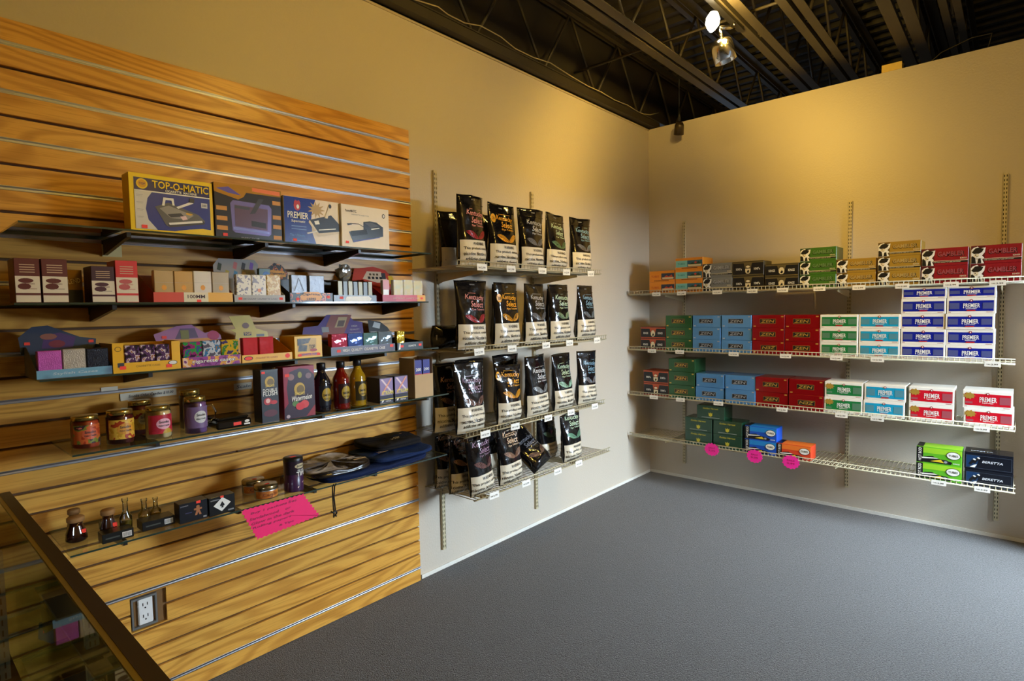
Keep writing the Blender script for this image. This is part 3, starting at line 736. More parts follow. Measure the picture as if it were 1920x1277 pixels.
# bottom shelf
def mk_harvest():
    h = .104; o = carton('tube_carton', BW-.006, h, .16, ink((22, 62, 40), .25, .1, .5), None, label='x', cat='carton')
    gg = ink((190, 180, 50), .35)
    def d(b, w, h):
        b.T('Golden Harvest', 0, h*.80, .013, gg, 2, w=.120, slant=.2)
        b.P([(-.013, .028), (0, .020), (.013, .028), (.015, .052), (.006, .044), (0, .054), (-.006, .044), (-.015, .052)], gg, 2)
        b.R(-.070, .070, .0125, .0145, ink((190, 200, 190)), 2)
    front(o, h, d, w_=BW-.006); return o
P['dg'] = mk_harvest()
for loc, lab in (((FX, -.614, RZ[4]+.0035), 'dark green carton, lower left of the pyramid on the bottom shelf'), ((FX, -.840, RZ[4]+.0035), 'dark green carton, lower right of the pyramid on the bottom shelf'),
                 ((FX, -.614, RZ[4]+.1082), 'dark green carton, middle row left of the pyramid'), ((FX, -.840, RZ[4]+.1082), 'dark green carton, middle row right of the pyramid'), ((FX+.004, -.709, RZ[4]+.213), 'dark green carton topping the pyramid on the bottom shelf')):
    if not P['dg'].get('placed'): P['dg']['placed'] = 1; P['dg'].location = loc; P['dg']['label'] = lab; P['dg']['group'] = GP(4)
    else: copy_tree(P['dg'], loc, lab, group=GP(4))
def mk_rod(col, col2, h=.098, w_=BW):
    o = carton('tube_carton', w_, h, .13, ink(col, .35), None, label='x', cat='carton')
    def d(b, w, h):
        b.R(-w/2+.001, -w/2+.034, .002, h-.002, I_BLK, 1)
        b.T('HOT ROD', -w/2+.018, h*.52, .016, I_W, 2, w=h*.82, rot=PI/2)
        b.R(-w/2+.034, w/2-.001, h*.62, h-.004, ink(col2), 1)
        b.P([(-w/2+.020, .006), (.060, .006), (.066, .020), (.030, .030), (-.010, .034), (-.030, .046), (-w/2+.040, .040)], I_BLK, 3)
        b.P([(-w/2+.024, .034), (-.020, .038), (.0, .034), (-w/2+.030, .026)], I_W, 4)
        b.E(.034, .018, .015, .013, ink((40, 40, 44)), 4, 14); b.E(.034, .018, .008, .007, I_SILV, 5, 10)
        b.P([(-.040, .014), (.010, .030), (.026, .012)], ink((226, 196, 40)), 5)
        b.E(.070, h*.62, .034, .024, I_BLK, 3, 20); b.E(.070, h*.62, .031, .021, I_W, 4, 20); b.T('TUBES', .070, h*.62, .013, ink((30, 50, 40)), 5, w=.046)
        b.T('KINGS', .085, .014, .007, I_W, 5, w=.03)
    front(o, h, d, w_=w_)
    b = MB(); b.fn = lambda u, v, l: (u, v, h+l); b.R(-w_/2+.002, w_/2-.002, .002, .128, ink(col2), 1); b.R(-w_/2+.002, -w_/2+.034, .002, .128, I_BLK, 2); b.build('lid_print', o)
    return o
rb = mk_rod((24, 80, 190), (30, 130, 205)); rg = mk_rod((92, 176, 34), (150, 206, 40)); ro = mk_rod((214, 66, 34), (236, 120, 40))
def place(src, loc, lab, group):
    if not src.get('placed'):
        src['placed'] = 1; src.location = loc; src['label'] = lab; src['group'] = group; return src
    return copy_tree(src, loc, lab, group=group)
place(rb, (FX, -1.078, RZ[4]+.0035), 'blue carton with black race car, lower one, bottom shelf', GP(4)); place(rb, (FX+.002, -1.080, RZ[4]+.102), 'blue carton with black race car, upper one, bottom shelf', GP(4))
place(ro, (FX, -1.303, RZ[4]+.0035), 'single orange carton with black race car on the bottom shelf', GP(4))
place(rg, (FX, -2.118, RZ[4]+.0035), 'lime green carton with race car, lower one, bottom shelf', GP(4)); place(rg, (FX+.002, -2.118, RZ[4]+.102), 'lime green carton with race car, upper one, bottom shelf', GP(4))
def mk_ber():
    h = .098; o = carton('tube_carton', BW-.004, h, .15, ink((12, 16, 28), .22, .2, .4), None, label='x', cat='carton')
    def d(b, w, h):
        b.frame(-w/2+.008, w/2-.006, .008, h-.016, .0012, ink((70, 80, 96)), 1); b.P([(-w/2+.010, .010), (-.055, .010), (-.038, h-.018), (-w/2+.010, h-.018)], ink((16, 52, 92)), 1)
        b.P([(-w/2+.026, .012), (-w/2+.048, .010), (-w/2+.058, .030), (-w/2+.045, .026)], I_W, 3)
        for (u, v) in ((-.064, .050), (-.045, .060)): b.P([(u-.006, v+.008), (u+.005, v+.002), (u+.009, v+.008), (u-.001, v+.014)], I_W, 3); b.P([(u-.006, v+.008), (u+.005, v+.002), (u-.014, v-.028), (u-.024, v-.020)], I_BLK, 2)
        b.T('BERETTA', .020, h*.50, .013, ink((214, 216, 222)), 3, w=.092, slant=.25)
    front(o, h, d, w_=BW-.004)
    b = MB(); b.fn = lambda u, v, l: (u, v, h+l); b.T('BERETTA', -.03, .05, .018, ink((190, 194, 200)), 2, w=.10); b.build('lid_print', o); return o
be = mk_ber()
place(be, (FX, -2.350, RZ[4]+.0035), 'navy black carton, lower one, outer end of bottom shelf', GP(4)); place(be, (FX+.002, -2.348, RZ[4]+.102), 'navy black carton, upper one, outer end of bottom shelf', GP(4))

# ---------------------------------------------------------------- price tags clipped to the wire lips
def mk_tag(w_=.072, h=.030):
    b = MB(); b.box(-w_/2, w_/2, 0, .0015, 0, h, M_TAG)
    b.T('2.99', w_*.12, h*.42, h*.30, ink((70, 66, 60)), 1, w=w_*.42); b.T('TUBES', -w_*.26, h*.42, h*.2, ink((90, 86, 80)), 1, w=w_*.25)
    return b.build('price_tag', cat='price tag', label='x')
tg = mk_tag()
names = {1: ['orange cartons by the corner', 'orange and teal cartons', 'silver grey cartons', "black 100's cartons", 'black KINGS cartons', 'green figure cartons', 'two-high mustard cartons', 'three-high mustard cartons', 'inner dark red cartons', 'outer dark red cartons'],
 2: ['brown KINGS cartons', 'plain green cartons', 'metallic blue cartons', 'glossy red cartons', 'green-banded cartons', 'light-blue-banded cartons', 'navy-banded cartons'],
 3: ["brown 100's cartons", 'plain green cartons', 'metallic blue cartons', 'glossy red cartons', 'green-banded star cartons', 'light-blue-banded cartons', 'outer red-banded cartons'],
 4: ['lime green race cartons', 'navy black cartons']}
tags = {1: [-.274, -.488, -.770, -1.024, -1.229, -1.46, -1.689, -1.92, -2.158, -2.367], 2: [-.233, -.472, -.894, -1.252, -1.566, -1.797, -2.355], 3: [-.247, -.478, -.78, -1.232, -1.60, -1.802, -2.315], 4: [-2.123, -2.325]}
for s, ys in tags.items():
    for y, n in zip(ys, names[s]):
        o = place(tg, (-.4035, y, RZ[s]-.020), 'white price tag below the %s, %s' % (n, shelfname[s]), 'price tags on the right wall shelves'); o.rotation_euler = (random.uniform(-.08, .02), 0, RW)
def burst(name, r, n, col, lab, loc, rz, squash=1.0):
    b = MB(); pts = [((r if k % 2 else r*.84)*math.cos(PI*k/n), (r if k % 2 else r*.84)*squash*math.sin(PI*k/n)) for k in range(2*n)]
    m_ = ink(col, .5); vs = [(x, 0, z) for x, z in pts]+[(x, .0012, z) for x, z in pts]; N = len(pts)
    b.add(vs, [tuple(range(N)), tuple(reversed(range(N, 2*N)))]+[(i, N+i, N+(i+1) % N, (i+1) % N) for i in range(N)], m_)
    b.T('SALE', 0, .012, .012, ink((190, 30, 110)), 1, w=.05); b.T('9.99', 0, -.010, .014, ink((190, 30, 110)), 1, w=.05)
    return b.build(name, None, loc, rz, label=lab, cat='price tag', group='pink starburst tags on the bottom shelf')
for (y, z, l_) in ((-.731, .389, 'pink starburst tag below the dark green cartons'), (-1.048, .387, 'pink starburst tag below the blue race cartons'), (-1.294, .385, 'pink starburst tag below the orange race carton')):
    burst('starburst_tag', .060, 14, (250, 40, 160), l_, (-.4045, y, z), RW, .86)
# ---------------------------------------------------------------- black pouches on the left wall
M_POUCH = mat('black_foil_pouch', (14, 13, 16), 0.13, 0.0, 0.5, grain=0.0, bump=0.35, bscale=22)
M_LABEL = mat('cream_warning_panel', (226, 214, 190), 0.24, 0.0, 0.3, bump=0.25, bscale=18)
def pouch(x, y, zs, label, tint, leaf, seed, w_=.196, h=.352, tilt=0.0, lean=0.0, yaw=0.0, badge=False, detail=True, sag=0.0, roty=0.0, group='black tobacco pouches on the left wall', dz=0.0, T_=.062, panel=True, pshift=0.0):
    rnd = random.Random(seed); off = Vector((seed*3.7, seed*1.3, 0))
    def S(u, v, side=-1, lift=0.0):
        # u in [-.5,.5]*w, v in [0,1]*h
        a = max(-1, min(1, 2*u/w_)); t = v/h
        prof = (1-t)**0.75 * (0.35+0.65*min(1, t*7)) if t < .9 else 0.0
        if t > .86: prof = max(0.03, (1-.86)**.75*(1-(t-.86)/.14))
        th = T_*prof*math.sqrt(max(0, 1-abs(a)**2.6))*0.9 + .0012
        nz = noise.noise(Vector((u*26, v*17, side*2.0))+off)*.0060 + noise.noise(Vector((u*60, v*32, side*3.0))+off*2)*.0022
        if t < .03 or t > .97: nz *= .3
        neck = 1.0 - .05*math.exp(-((t-.45)/.25)**2) + .015*noise.noise(Vector((v*9, 0, 1))+off)
        yb = sag*t*t + .016*math.sin(a*1.4+seed)*t**2 + noise.noise(Vector((u*9, v*6, 0))+off)*.010*t
        return (u*neck, yb+side*th+nz*(1 if side < 0 else -1)*(1-abs(a)**6)*-1 + side*lift, v + .004*noise.noise(Vector((u*14, 3, 1))+off)*(1 if t > .9 else 0))
    nu, nv = 12, 26
    t_ = empty('tobacco_pouch', (x, y, zs+.0035+dz), rot=(lean, roty+tilt, yaw), label=label, cat='pouch', group=group)
    b = MB(); pvs = []; idx = {}
    vlab = .37*h if True else 0
    vv = [h*j/nv for j in range(nv+1)]
    for side in (-1, 1):
        for j in range(nv+1):
            for i in range(nu+1):
                idx[(side, i, j)] = len(pvs); pvs.append(S(-w_/2+w_*i/nu, vv[j], side))
    fs = []
    for j in range(nv):
        for i in range(nu):
            fs.append((idx[(-1, i, j)], idx[(-1, i+1, j)], idx[(-1, i+1, j+1)], idx[(-1, i, j+1)]))
            fs.append((idx[(1, i, j)], idx[(1, i, j+1)], idx[(1, i+1, j+1)], idx[(1, i+1, j)]))
        for i, f_ in ((0, 1), (nu, -1)):
            q = (idx[(-1, i, j)], idx[(-1, i, j+1)], idx[(1, i, j+1)], idx[(1, i, j)]); fs.append(q if f_ > 0 else tuple(reversed(q)))
    for i in range(nu):
        fs.append((idx[(-1, i, 0)], idx[(1, i, 0)], idx[(1, i+1, 0)], idx[(-1, i+1, 0)])); fs.append((idx[(-1, i, nv)], idx[(-1, i+1, nv)], idx[(1, i+1, nv)], idx[(1, i, nv)]))
    b.add(pvs, fs, M_POUCH, True); b.build('foil_body', t_)
    # warning panel wraps the foot of the pouch
    b = MB(lambda u, v, l: S(u, v, -1, l)); b.lift = .0011
    if panel: b.grid(-w_/2+.002, w_/2-.002, .004, vlab, 12, 9, M_LABEL, 1)
    K = ink((40, 36, 34), .4)
    if detail and panel:
        b.T('WARNING:', .014, vlab-.018, .016, K, 2, w=.085)
        for i, (s, ww) in enumerate((('This product contains', .178), ('nicotine. Nicotine is an', .182), ('addictive chemical.', .160))):
            b.T(s, .004, vlab-.044-i*.026, .018, K, 2, w=ww)
    if panel: b.build('warning_panel', t_)
    if detail:
        b = MB(lambda u, v, l: S(u, v, -1, l)); b.lift = .0012
        c = ink(tint, .3); c2 = ink(leaf, .3)
        b.R(-.035, .060, .292+pshift, .294+pshift, c, 1)
        b.T('Kentucky', .010, .268+pshift, .034, c, 1, w=.128, slant=.15, rot=-.06)
        b.T('Select', .022, .236+pshift, .032, c, 1, w=.088, slant=.15, rot=-.06)
        b.T('Pipe Tobacco', .026, .208+pshift, .014, c, 1, w=.098)
        for (cx, dr, ln, z0, rise, th_) in ((.022, -1, .090, .143, .034, .019), (.018, 1, .072, .143, .036, .021)):
            z0 += pshift; N_ = 9; top, bot, mid = [], [], []
            for k in range(N_+1):
                q = k/N_; uu = cx+dr*ln*q; vm = z0+rise*q
                top.append((uu, vm+th_*math.sin(PI*q)**.8)); bot.append((uu, vm-th_*.75*math.sin(PI*q)**.8)); mid.append((uu, vm))
            for k in range(N_): b.P([bot[k], bot[k+1], top[k+1], top[k]], c2, 1)
            vein = M_POUCH if sum(leaf) > 250 else c
            for k in range(1, N_):
                u_, v_ = mid[k]; t2 = top[min(N_, k+1)]; b2 = bot[min(N_, k+1)]
                b.P([(u_, v_), (t2[0], t2[1]), (t2[0]+dr*.002, t2[1]), (u_+dr*.002, v_)], vein, 2); b.P([(u_, v_), (b2[0], b2[1]), (b2[0]+dr*.002, b2[1]), (u_+dr*.002, v_)], vein, 2)
            b.P([mid[0], mid[-1], (mid[-1][0], mid[-1][1]+.0015), (mid[0][0], mid[0][1]+.0015)], vein, 3)
        b.build('brand_print', t_)
        if badge:
            b = MB(lambda u, v, l: S(u, v, -1, l)); b.lift = .0014
            b.E(-.078, .268, .017, .024, ink((236, 168, 28), .3), 1, 18); b.T('20', -.078, .268, .016, ink((90, 50, 10)), 2, w=.018); b.build('round_badge', t_)
    b = MB(lambda u, v, l: S(u, v, -1, l)); b.lift = .0018
    b.grid(-w_/2+.004, w_/2-.004, h-.048, h-.044, 8, 1, M_POUCH, 1); b.R(-.014, .014, h-.026, h-.020, ink((120, 118, 116), .3), 1); b.build('zip_seal', t_)
    return t_
RD, ORG, GRY, GRN, BLU, BRN, PUR, TAN = (206, 130, 124), (232, 160, 30), (170, 168, 166), (176, 196, 160), (120, 156, 176), (150, 110, 84), (150, 118, 138), (214, 178, 140)
SN = {1: 'top', 2: 'second', 3: 'third', 4: 'bottom'}
def row(s, y, items):
    for (x, desc, tint, leaf, kw) in items:
        kw = dict(kw); yy = kw.pop('y', y)
        pouch(x, yy, LZ[s], '%s, left wall %s shelf' % (desc, SN[s]), tint, leaf, seed=s*17+int(abs(x)*40), **kw)
YF = -.325
row(1, YF, [(-2.53, 'black pouch with red leaf print', RD, (176, 40, 48), dict(yaw=.04, h=.362, roty=-.02)), (-2.292, 'black pouch with orange leaf and orange badge', ORG, (232, 158, 26), dict(badge=True, w_=.215, yaw=-.05)),
            (-2.045, 'black pouch with grey leaf print', GRY, (120, 118, 120), dict(w_=.2)), (-1.815, 'black pouch with green leaf print', GRN, (96, 128, 84), dict(w_=.2, roty=.02)), (-1.545, 'black pouch with blue lettering standing apart', BLU, (92, 72, 56), dict(w_=.2)),
            (-2.49, 'dark pouch half hidden behind the red-leaf one', GRY, GRY, dict(y=-.13, detail=False, h=.31, w_=.17)), (-2.17, 'dark pouch behind the orange-leaf one', GRY, GRY, dict(y=-.17, detail=False, h=.32))])
row(2, YF, [(-2.548, 'black pouch with red leaf print', RD, (170, 40, 48), dict(w_=.205, h=.358, roty=.02)), (-2.275, 'black pouch with orange leaf and orange badge', ORG, (232, 158, 26), dict(badge=True, w_=.21)),
            (-2.02, 'black pouch with grey leaf print', GRY, (120, 118, 120), dict(w_=.2)), (-1.785, 'black pouch with green leaf print', GRN, (70, 92, 62), dict(w_=.2, roty=-.02)), (-1.50, 'black pouch with blue lettering standing apart', BLU, (84, 66, 54), dict(w_=.205)),
            (-2.13, 'dark pouch behind between orange and grey ones', GRY, GRY, dict(y=-.17, detail=False)), (-1.66, 'dark pouch behind the green-leaf one', GRY, GRY, dict(y=-.2, detail=False, h=.33))])
pouch(-2.455, -.15, LZ[2], 'small black pouch lying on its side at the shelf end, left wall second shelf', GRY, GRY, 71, w_=.13, h=.20, roty=-PI/2, detail=False, dz=.064, T_=.09, panel=False)
row(3, YF, [(-2.568, 'black pouch with brown leaf and purple lettering', PUR, (122, 78, 56), dict(w_=.2, h=.37)), (-2.268, 'black pouch with yellow badge and orange leaf', ORG, (236, 160, 28), dict(badge=True, h=.325, w_=.19, roty=.01)),
            (-2.015, 'black pouch with silver leaf print', (200, 200, 200), (150, 150, 150), dict(w_=.205, h=.36, roty=-.03)), (-1.755, 'black pouch with pale green leaf print', GRN, (150, 190, 160), dict(w_=.19, roty=-.03)), (-1.50, 'black pouch with blue lettering standing apart', BLU, (96, 76, 66), dict(w_=.2, roty=.03)),
            (-2.615, 'black pouch half hidden at the shelf end', BRN, (70, 50, 40), dict(y=-.20, w_=.19, h=.36)), (-2.40, 'black pouch behind, between first and second', BRN, (60, 44, 30), dict(y=-.16, h=.36)), (-2.11, 'black pouch peeking out behind the silver-leaf one', GRY, GRY, dict(y=-.17, h=.365, detail=False))])
row(4, YF, [(-2.50, 'black pouch with purple lettering leaning sideways', PUR, (120, 80, 74), dict(w_=.175, h=.30, roty=-.10, y=-.335)), (-2.262, 'black pouch with tan lettering and brown leaf', TAN, (150, 110, 84), dict(w_=.185, h=.315, roty=-.05)),
            (-1.665, 'black pouch with green lettering and leaf', GRN, (110, 160, 130), dict(w_=.185, h=.30, roty=-.05)),
            (-2.545, 'dim black pouch at the back near the slatwall', BRN, BRN, dict(y=-.09, h=.29, w_=.14)), (-2.555, 'dim black pouch just behind the leaning pouch', BRN, BRN, dict(y=-.225, h=.295, w_=.155)), (-2.37, 'dark pouch behind the purple-lettered one', BRN, BRN, dict(y=-.16, h=.31)),
            (-1.745, 'dim pouch with green leaf standing at the back', (90, 90, 84), (60, 84, 62), dict(y=-.18, h=.29, w_=.2)), (-2.10, 'dark pouch behind the slumped one', BRN, BRN, dict(y=-.055, h=.26, detail=False, T_=.05))])
pouch(-1.985, -.345, LZ[4], 'black pouch slumped back at an angle, left wall bottom shelf', (120, 124, 136), (122, 92, 80), 91, w_=.185, h=.275, lean=-.75, roty=-.36, dz=.034, panel=False, pshift=-.085)
tl = place(tg, (-2.536, -.4085, 1.686), 'white price tag below the red-leaf pouch, top left-wall shelf', 'price tags on the left wall shelves') if False else None
who = {1: ['red-leaf pouch', 'orange-leaf pouch', 'grey-leaf pouch', 'green-leaf pouch', 'blue-lettered pouch'], 2: ['red-leaf pouch', 'orange-leaf pouch', 'grey-leaf pouch', 'green-leaf pouch', 'blue-lettered pouch'],
       3: ['brown-leaf pouch', 'yellow-badged pouch', 'silver-leaf pouch', 'pale green pouch', 'blue-lettered pouch'], 4: ['leaning pouch', 'tan-lettered pouch', 'slumped pouch', 'green-lettered pouch']}
lx = {1: [-2.536, -2.313, -2.043, -1.81, -1.547], 2: [-2.569, -2.318, -2.019, -1.786, -1.479], 3: [-2.538, -2.304, -2.009, -1.78, -1.516], 4: [-2.481, -2.218, -1.924, -1.702]}
for s in lx:
    for x, n in zip(lx[s], who[s]):
        o = copy_tree(tg, (x, -.4085, LZ[s]-.020), 'white price tag below the %s, left wall %s shelf' % (n, SN[s]), group='price tags on the left wall shelves')
        o.rotation_euler = (random.uniform(-.02, .08)*-1, random.uniform(-.03, .03), 0); o.scale = (1.0, 1, 1.15)
# ---------------------------------------------------------------- goods on the glass shelves
I_YEL = ink((246, 208, 24), .3); I_NAVY = ink((34, 32, 92), .3); I_ORG = ink((240, 120, 30), .35); I_STK = ink((255, 62, 40), .5); I_PUR = ink((92, 50, 130), .35); I_BLUE = ink((28, 60, 160), .3)
I_CARD = ink((196, 166, 124), .7); I_LBLUE = ink((110, 168, 196), .35); I_GREY = ink((150, 150, 152), .35); I_DGREY = ink((64, 64, 70), .35)
def sticker(b, u, v, layer=5, s=1.0): b.R(u-.007*s, u+.007*s, v-.0045*s, v+.0045*s, I_STK, layer)
def bx(name, x0, x1, y, z, h, d, body, draw=None, label=None, cat='box', group=None, rz=0.0, top=None, bev=.001):
    w = x1-x0; b = MB(); b.box(-w/2, w/2, 0, d, 0, h, body, bev)
    if top:
        b.fn = lambda u, v, l: (u, v, h+l); b.R(-w/2+.001, w/2-.001, .001, d-.001, top)
    o = b.build(name, None, ((x0+x1)/2, y, z), rz, label=label, cat=cat, group=group)
    if draw:
        b = MB(); draw(b, w, h); b.build('front_print', o)
    return o
z = GT[1]
def d_top(b, w, h):
    u = lambda q: -w/2+q*w; v = lambda q: q*h
    b.R(u(.055), u(.955), v(.08), v(.93), I_NAVY, 1)
    b.R(u(.055), u(.955), v(.08), v(.71), ink((44, 58, 140), .3), 2)
    b.P([(u(.055), v(.08)), (u(.30), v(.08)), (u(.20), v(.24)), (u(.175), v(.42)), (u(.20), v(.60)), (u(.255), v(.71)), (u(.055), v(.71))], ink((216, 212, 204), .35), 3)
    b.R(u(.055), u(.955), v(.705), v(.725), I_W, 3)
    b.P([(u(.50), v(.08)), (u(.955), v(.08)), (u(.955), v(.15)), (u(.85), v(.16)), (u(.68), v(.13))], I_YEL, 3)
    b.E(u(.145), v(.83), .017, .017, I_YEL, 3, 20); b.E(u(.145), v(.83), .013, .013, ink((224, 160, 30)), 4, 16); b.T('TOP', u(.145), v(.83), .007, I_NAVY, 5, w=.018)
    b.T('TOP-O-MATIC', u(.60), v(.845), .025, I_YEL, 4, w=w*.68); b.T('CIGARETTE  MACHINE', u(.60), v(.755), .008, I_W, 4, w=w*.38)
    g1, g2, g3 = ink((96, 94, 90)), ink((150, 146, 138)), ink((58, 56, 56))
    b.P([(u(.28), v(.47)), (u(.44), v(.56)), (u(.80), v(.40)), (u(.88), v(.30)), (u(.86), v(.24)), (u(.45), v(.14)), (u(.40), v(.17))], g1, 4)
    b.P([(u(.43), v(.20)), (u(.86), v(.29)), (u(.88), v(.26)), (u(.86), v(.24)), (u(.45), v(.14)), (u(.42), v(.17))], g3, 5); b.P([(u(.43), v(.215)), (u(.84), v(.305)), (u(.85), v(.27)), (u(.44), v(.18))], I_W, 6)
    b.P([(u(.33), v(.45)), (u(.44), v(.51)), (u(.74), v(.38)), (u(.66), v(.30)), (u(.46), v(.30))], g2, 5); b.P([(u(.42), v(.36)), (u(.58), v(.40)), (u(.62), v(.35)), (u(.46), v(.31))], g3, 6)
    b.P([(u(.36), v(.50)), (u(.38), v(.64)), (u(.50), v(.64)), (u(.51), v(.52)), (u(.485), v(.52)), (u(.475), v(.60)), (u(.405), v(.60)), (u(.39), v(.50))], I_W, 6)
    b.P([(u(.53), v(.50)), (u(.55), v(.47)), (u(.74), v(.59)), (u(.73), v(.63))], I_W, 6); b.P([(u(.69), v(.60)), (u(.75), v(.60)), (u(.755), v(.68)), (u(.70), v(.68))], g3, 7)
    b.P([(u(.57), v(.34)), (u(.64), v(.36)), (u(.66), v(.30)), (u(.60), v(.28))], ink((230, 200, 206)), 7); b.P([(u(.65), v(.42)), (u(.73), v(.40)), (u(.70), v(.37)), (u(.64), v(.39))], I_GOLD, 7)
    b.R(u(.84), u(.92), v(.53), v(.62), ink((200, 204, 214)), 4); b.T('200', u(.88), v(.575), .007, I_NAVY, 5)
    for k in range(4): b.R(u(.075), u(.15), v(.64-.12*k), v(.645-.12*k), I_GREY, 4); b.R(u(.075), u(.14), v(.62-.12*k), v(.623-.12*k), I_GREY, 4)
    sticker(b, u(.15), v(.12), 6, 1.2)
bx('machine_box', -4.027, -3.764, -.245, z, .200, .07, I_YEL, d_top, 'bright yellow and navy cigarette machine box on the top glass shelf', 'box', None)
def d_blk(b, w, h):
    u = lambda q: -w/2+q*w; v = lambda q: q*h
    b.P([(u(.0), v(.84)), (u(.34), v(.74)), (u(.42), v(.80)), (u(.46), v(.88)), (u(1), v(.88)), (u(1), v(1)), (u(0), v(1))], ink((178, 128, 44), .25, .4), 1)
    b.P([(u(.03), v(.90)), (u(.20), v(.95)), (u(.38), v(.82)), (u(.20), v(.84))], ink((84, 70, 170)), 2); b.P([(u(.55), v(.92)), (u(.98), v(.90)), (u(.98), v(.98)), (u(.55), v(.99))], ink((238, 120, 50)), 2)
    b.P([(u(.24), v(.18)), (u(.28), v(.14)), (u(.78), v(.12)), (u(.82), v(.16)), (u(.84), v(.64)), (u(.80), v(.70)), (u(.26), v(.72)), (u(.22), v(.66))], ink((120, 112, 160), .25, .4), 1)
    b.P([(u(.28), v(.26)), (u(.76), v(.22)), (u(.78), v(.62)), (u(.28), v(.64))], ink((92, 70, 84), .3, .3), 2); b.P([(u(.52), v(.28)), (u(.74), v(.26)), (u(.74), v(.36)), (u(.52), v(.38))], I_BLK, 3)
    b.P([(u(.28), v(.58)), (u(.50), v(.57)), (u(.50), v(.62)), (u(.28), v(.63))], I_DGREY, 3); b.P([(u(.50), v(.50)), (u(.58), v(.52)), (u(.72), v(.80)), (u(.64), v(.80))], ink((48, 46, 52)), 4); b.P([(u(.25), v(.19)), (u(.79), v(.16)), (u(.79), v(.20)), (u(.25), v(.24))], ink((140, 150, 210), .2, .3), 3)
    for k, q in enumerate((.52, .34, .17)): b.R(u(.02), u(.17), v(q), v(q+.075), ink((206, 140, 30)), 2)
    for k, q in enumerate((.72, .45, .27, .07)): b.R(u(.855), u(.985), v(q), v(q+.075), ink((206, 140, 30)), 2)
    sticker(b, u(.13), v(.09), 4, 1.2); b.T('INJECTOR', u(.5), v(.05), .008, I_GREY, 3, w=.07)
bx('machine_box', -3.762, -3.509, -.252, z, .206, .09, ink((30, 26, 26), .28), d_blk, 'black box with purple machine picture on the top glass shelf', 'box')
def d_prem(b, w, h):
    u = lambda q: -w/2+q*w; v = lambda q: q*h
    b.P([(u(0.005), v(.005)), (u(.56), v(.005)), (u(.48), v(.30)), (u(.47), v(.55)), (u(.50), v(.80)), (u(.56), v(.995)), (u(.005), v(.995))], ink((28, 58, 160), .22), 1)
    b.star(u(.57), v(.78), .020, .040, 11, ink((186, 156, 96)), 2, .9)
    b.E(u(.23), v(.82), .015, .020, I_RED, 2, 12); b.E(u(.24), v(.80), .006, .009, I_W, 3, 8); b.P([(u(.17), v(.88)), (u(.20), v(.94)), (u(.23), v(.90)), (u(.26), v(.94)), (u(.29), v(.88))], I_RED, 3)
    b.T('PREMIER', u(.24), v(.62), .026, I_W, 3, w=w*.36); b.T('Supermatic', u(.24), v(.49), .013, I_W, 3, w=w*.24, slant=.2)
    for q in (.38, .32): b.R(u(.12), u(.38), v(q), v(q+.018), ink((120, 150, 210)), 2)
    b.T('The Ultimate', u(.22), v(.20), .010, ink((110, 160, 230)), 2, w=w*.26); b.R(u(.12), u(.40), v(.08), v(.10), ink((110, 160, 230)), 2)
    b.P([(u(.44), v(.55)), (u(.84), v(.70)), (u(.99), v(.52)), (u(.99), v(.36)), (u(.60), v(.28))], I_BLK, 3); b.P([(u(.44), v(.55)), (u(.60), v(.28)), (u(.99), v(.36)), (u(.99), v(.31)), (u(.58), v(.20)), (u(.42), v(.50))], ink((220, 206, 180)), 4)
    b.P([(u(.52), v(.53)), (u(.60), v(.56)), (u(.62), v(.48)), (u(.54), v(.46))], I_W, 4); b.P([(u(.60), v(.36)), (u(.92), v(.42)), (u(.92), v(.40)), (u(.60), v(.34))], I_W, 5)
    b.P([(u(.71), v(.62)), (u(.77), v(.62)), (u(.84), v(.88)), (u(.80), v(.89))], ink((226, 214, 190)), 5); b.E(u(.82), v(.89), .007, .009, I_BLK, 6, 10); b.P([(u(.38), v(.27)), (u(.56), v(.33)), (u(.57), v(.31)), (u(.39), v(.24))], I_W, 6)
    sticker(b, u(.17), v(.10), 4, 1.1)
bx('machine_box', -3.505, -3.257, -.262, z, .191, .10, ink((236, 222, 200), .35), d_prem, 'blue and cream machine box with gold star on the top glass shelf', 'box')
def d_white(b, w, h):
    u = lambda q: -w/2+q*w; v = lambda q: q*h
    b.T('PowerMATIC', u(.19), v(.86), .011, I_BLK, 2, w=.055); b.T('CIGARETTE INJECTOR', u(.38), v(.78), .006, I_GREY, 2, w=.09)
    b.E(u(.88), v(.83), .008, .010, I_BLK, 2, 14); b.E(u(.88), v(.83), .005, .007, ink((230, 226, 216)), 3, 12)
    k1, k2 = ink((34, 34, 34), .25), ink((20, 20, 22), .2)
    b.P([(u(.14), v(.38)), (u(.44), v(.46)), (u(.44), v(.64)), (u(.58), v(.67)), (u(.72), v(.66)), (u(.86), v(.56)), (u(.86), v(.34)), (u(.22), v(.14))], k1, 2)
    b.P([(u(.18), v(.40)), (u(.50), v(.47)), (u(.52), v(.36)), (u(.20), v(.28))], k2, 3); b.P([(u(.46), v(.62)), (u(.60), v(.65)), (u(.78), v(.58)), (u(.60), v(.52))], ink((62, 60, 58)), 3); b.P([(u(.22), v(.15)), (u(.78), v(.30)), (u(.78), v(.32)), (u(.22), v(.18))], ink((60, 66, 150)), 4)
    b.P([(u(.60), v(.50)), (u(.78), v(.54)), (u(.78), v(.52)), (u(.60), v(.47))], I_W, 4)
    b.P([(u(.10), v(.56)), (u(.20), v(.58)), (u(.20), v(.55)), (u(.12), v(.52))], I_BLK, 3); b.P([(u(.20), v(.575)), (u(.34), v(.585)), (u(.44), v(.53)), (u(.44), v(.515)), (u(.34), v(.57)), (u(.20), v(.56))], k1, 3)
    sticker(b, u(.10), v(.14), 4, 1.1)
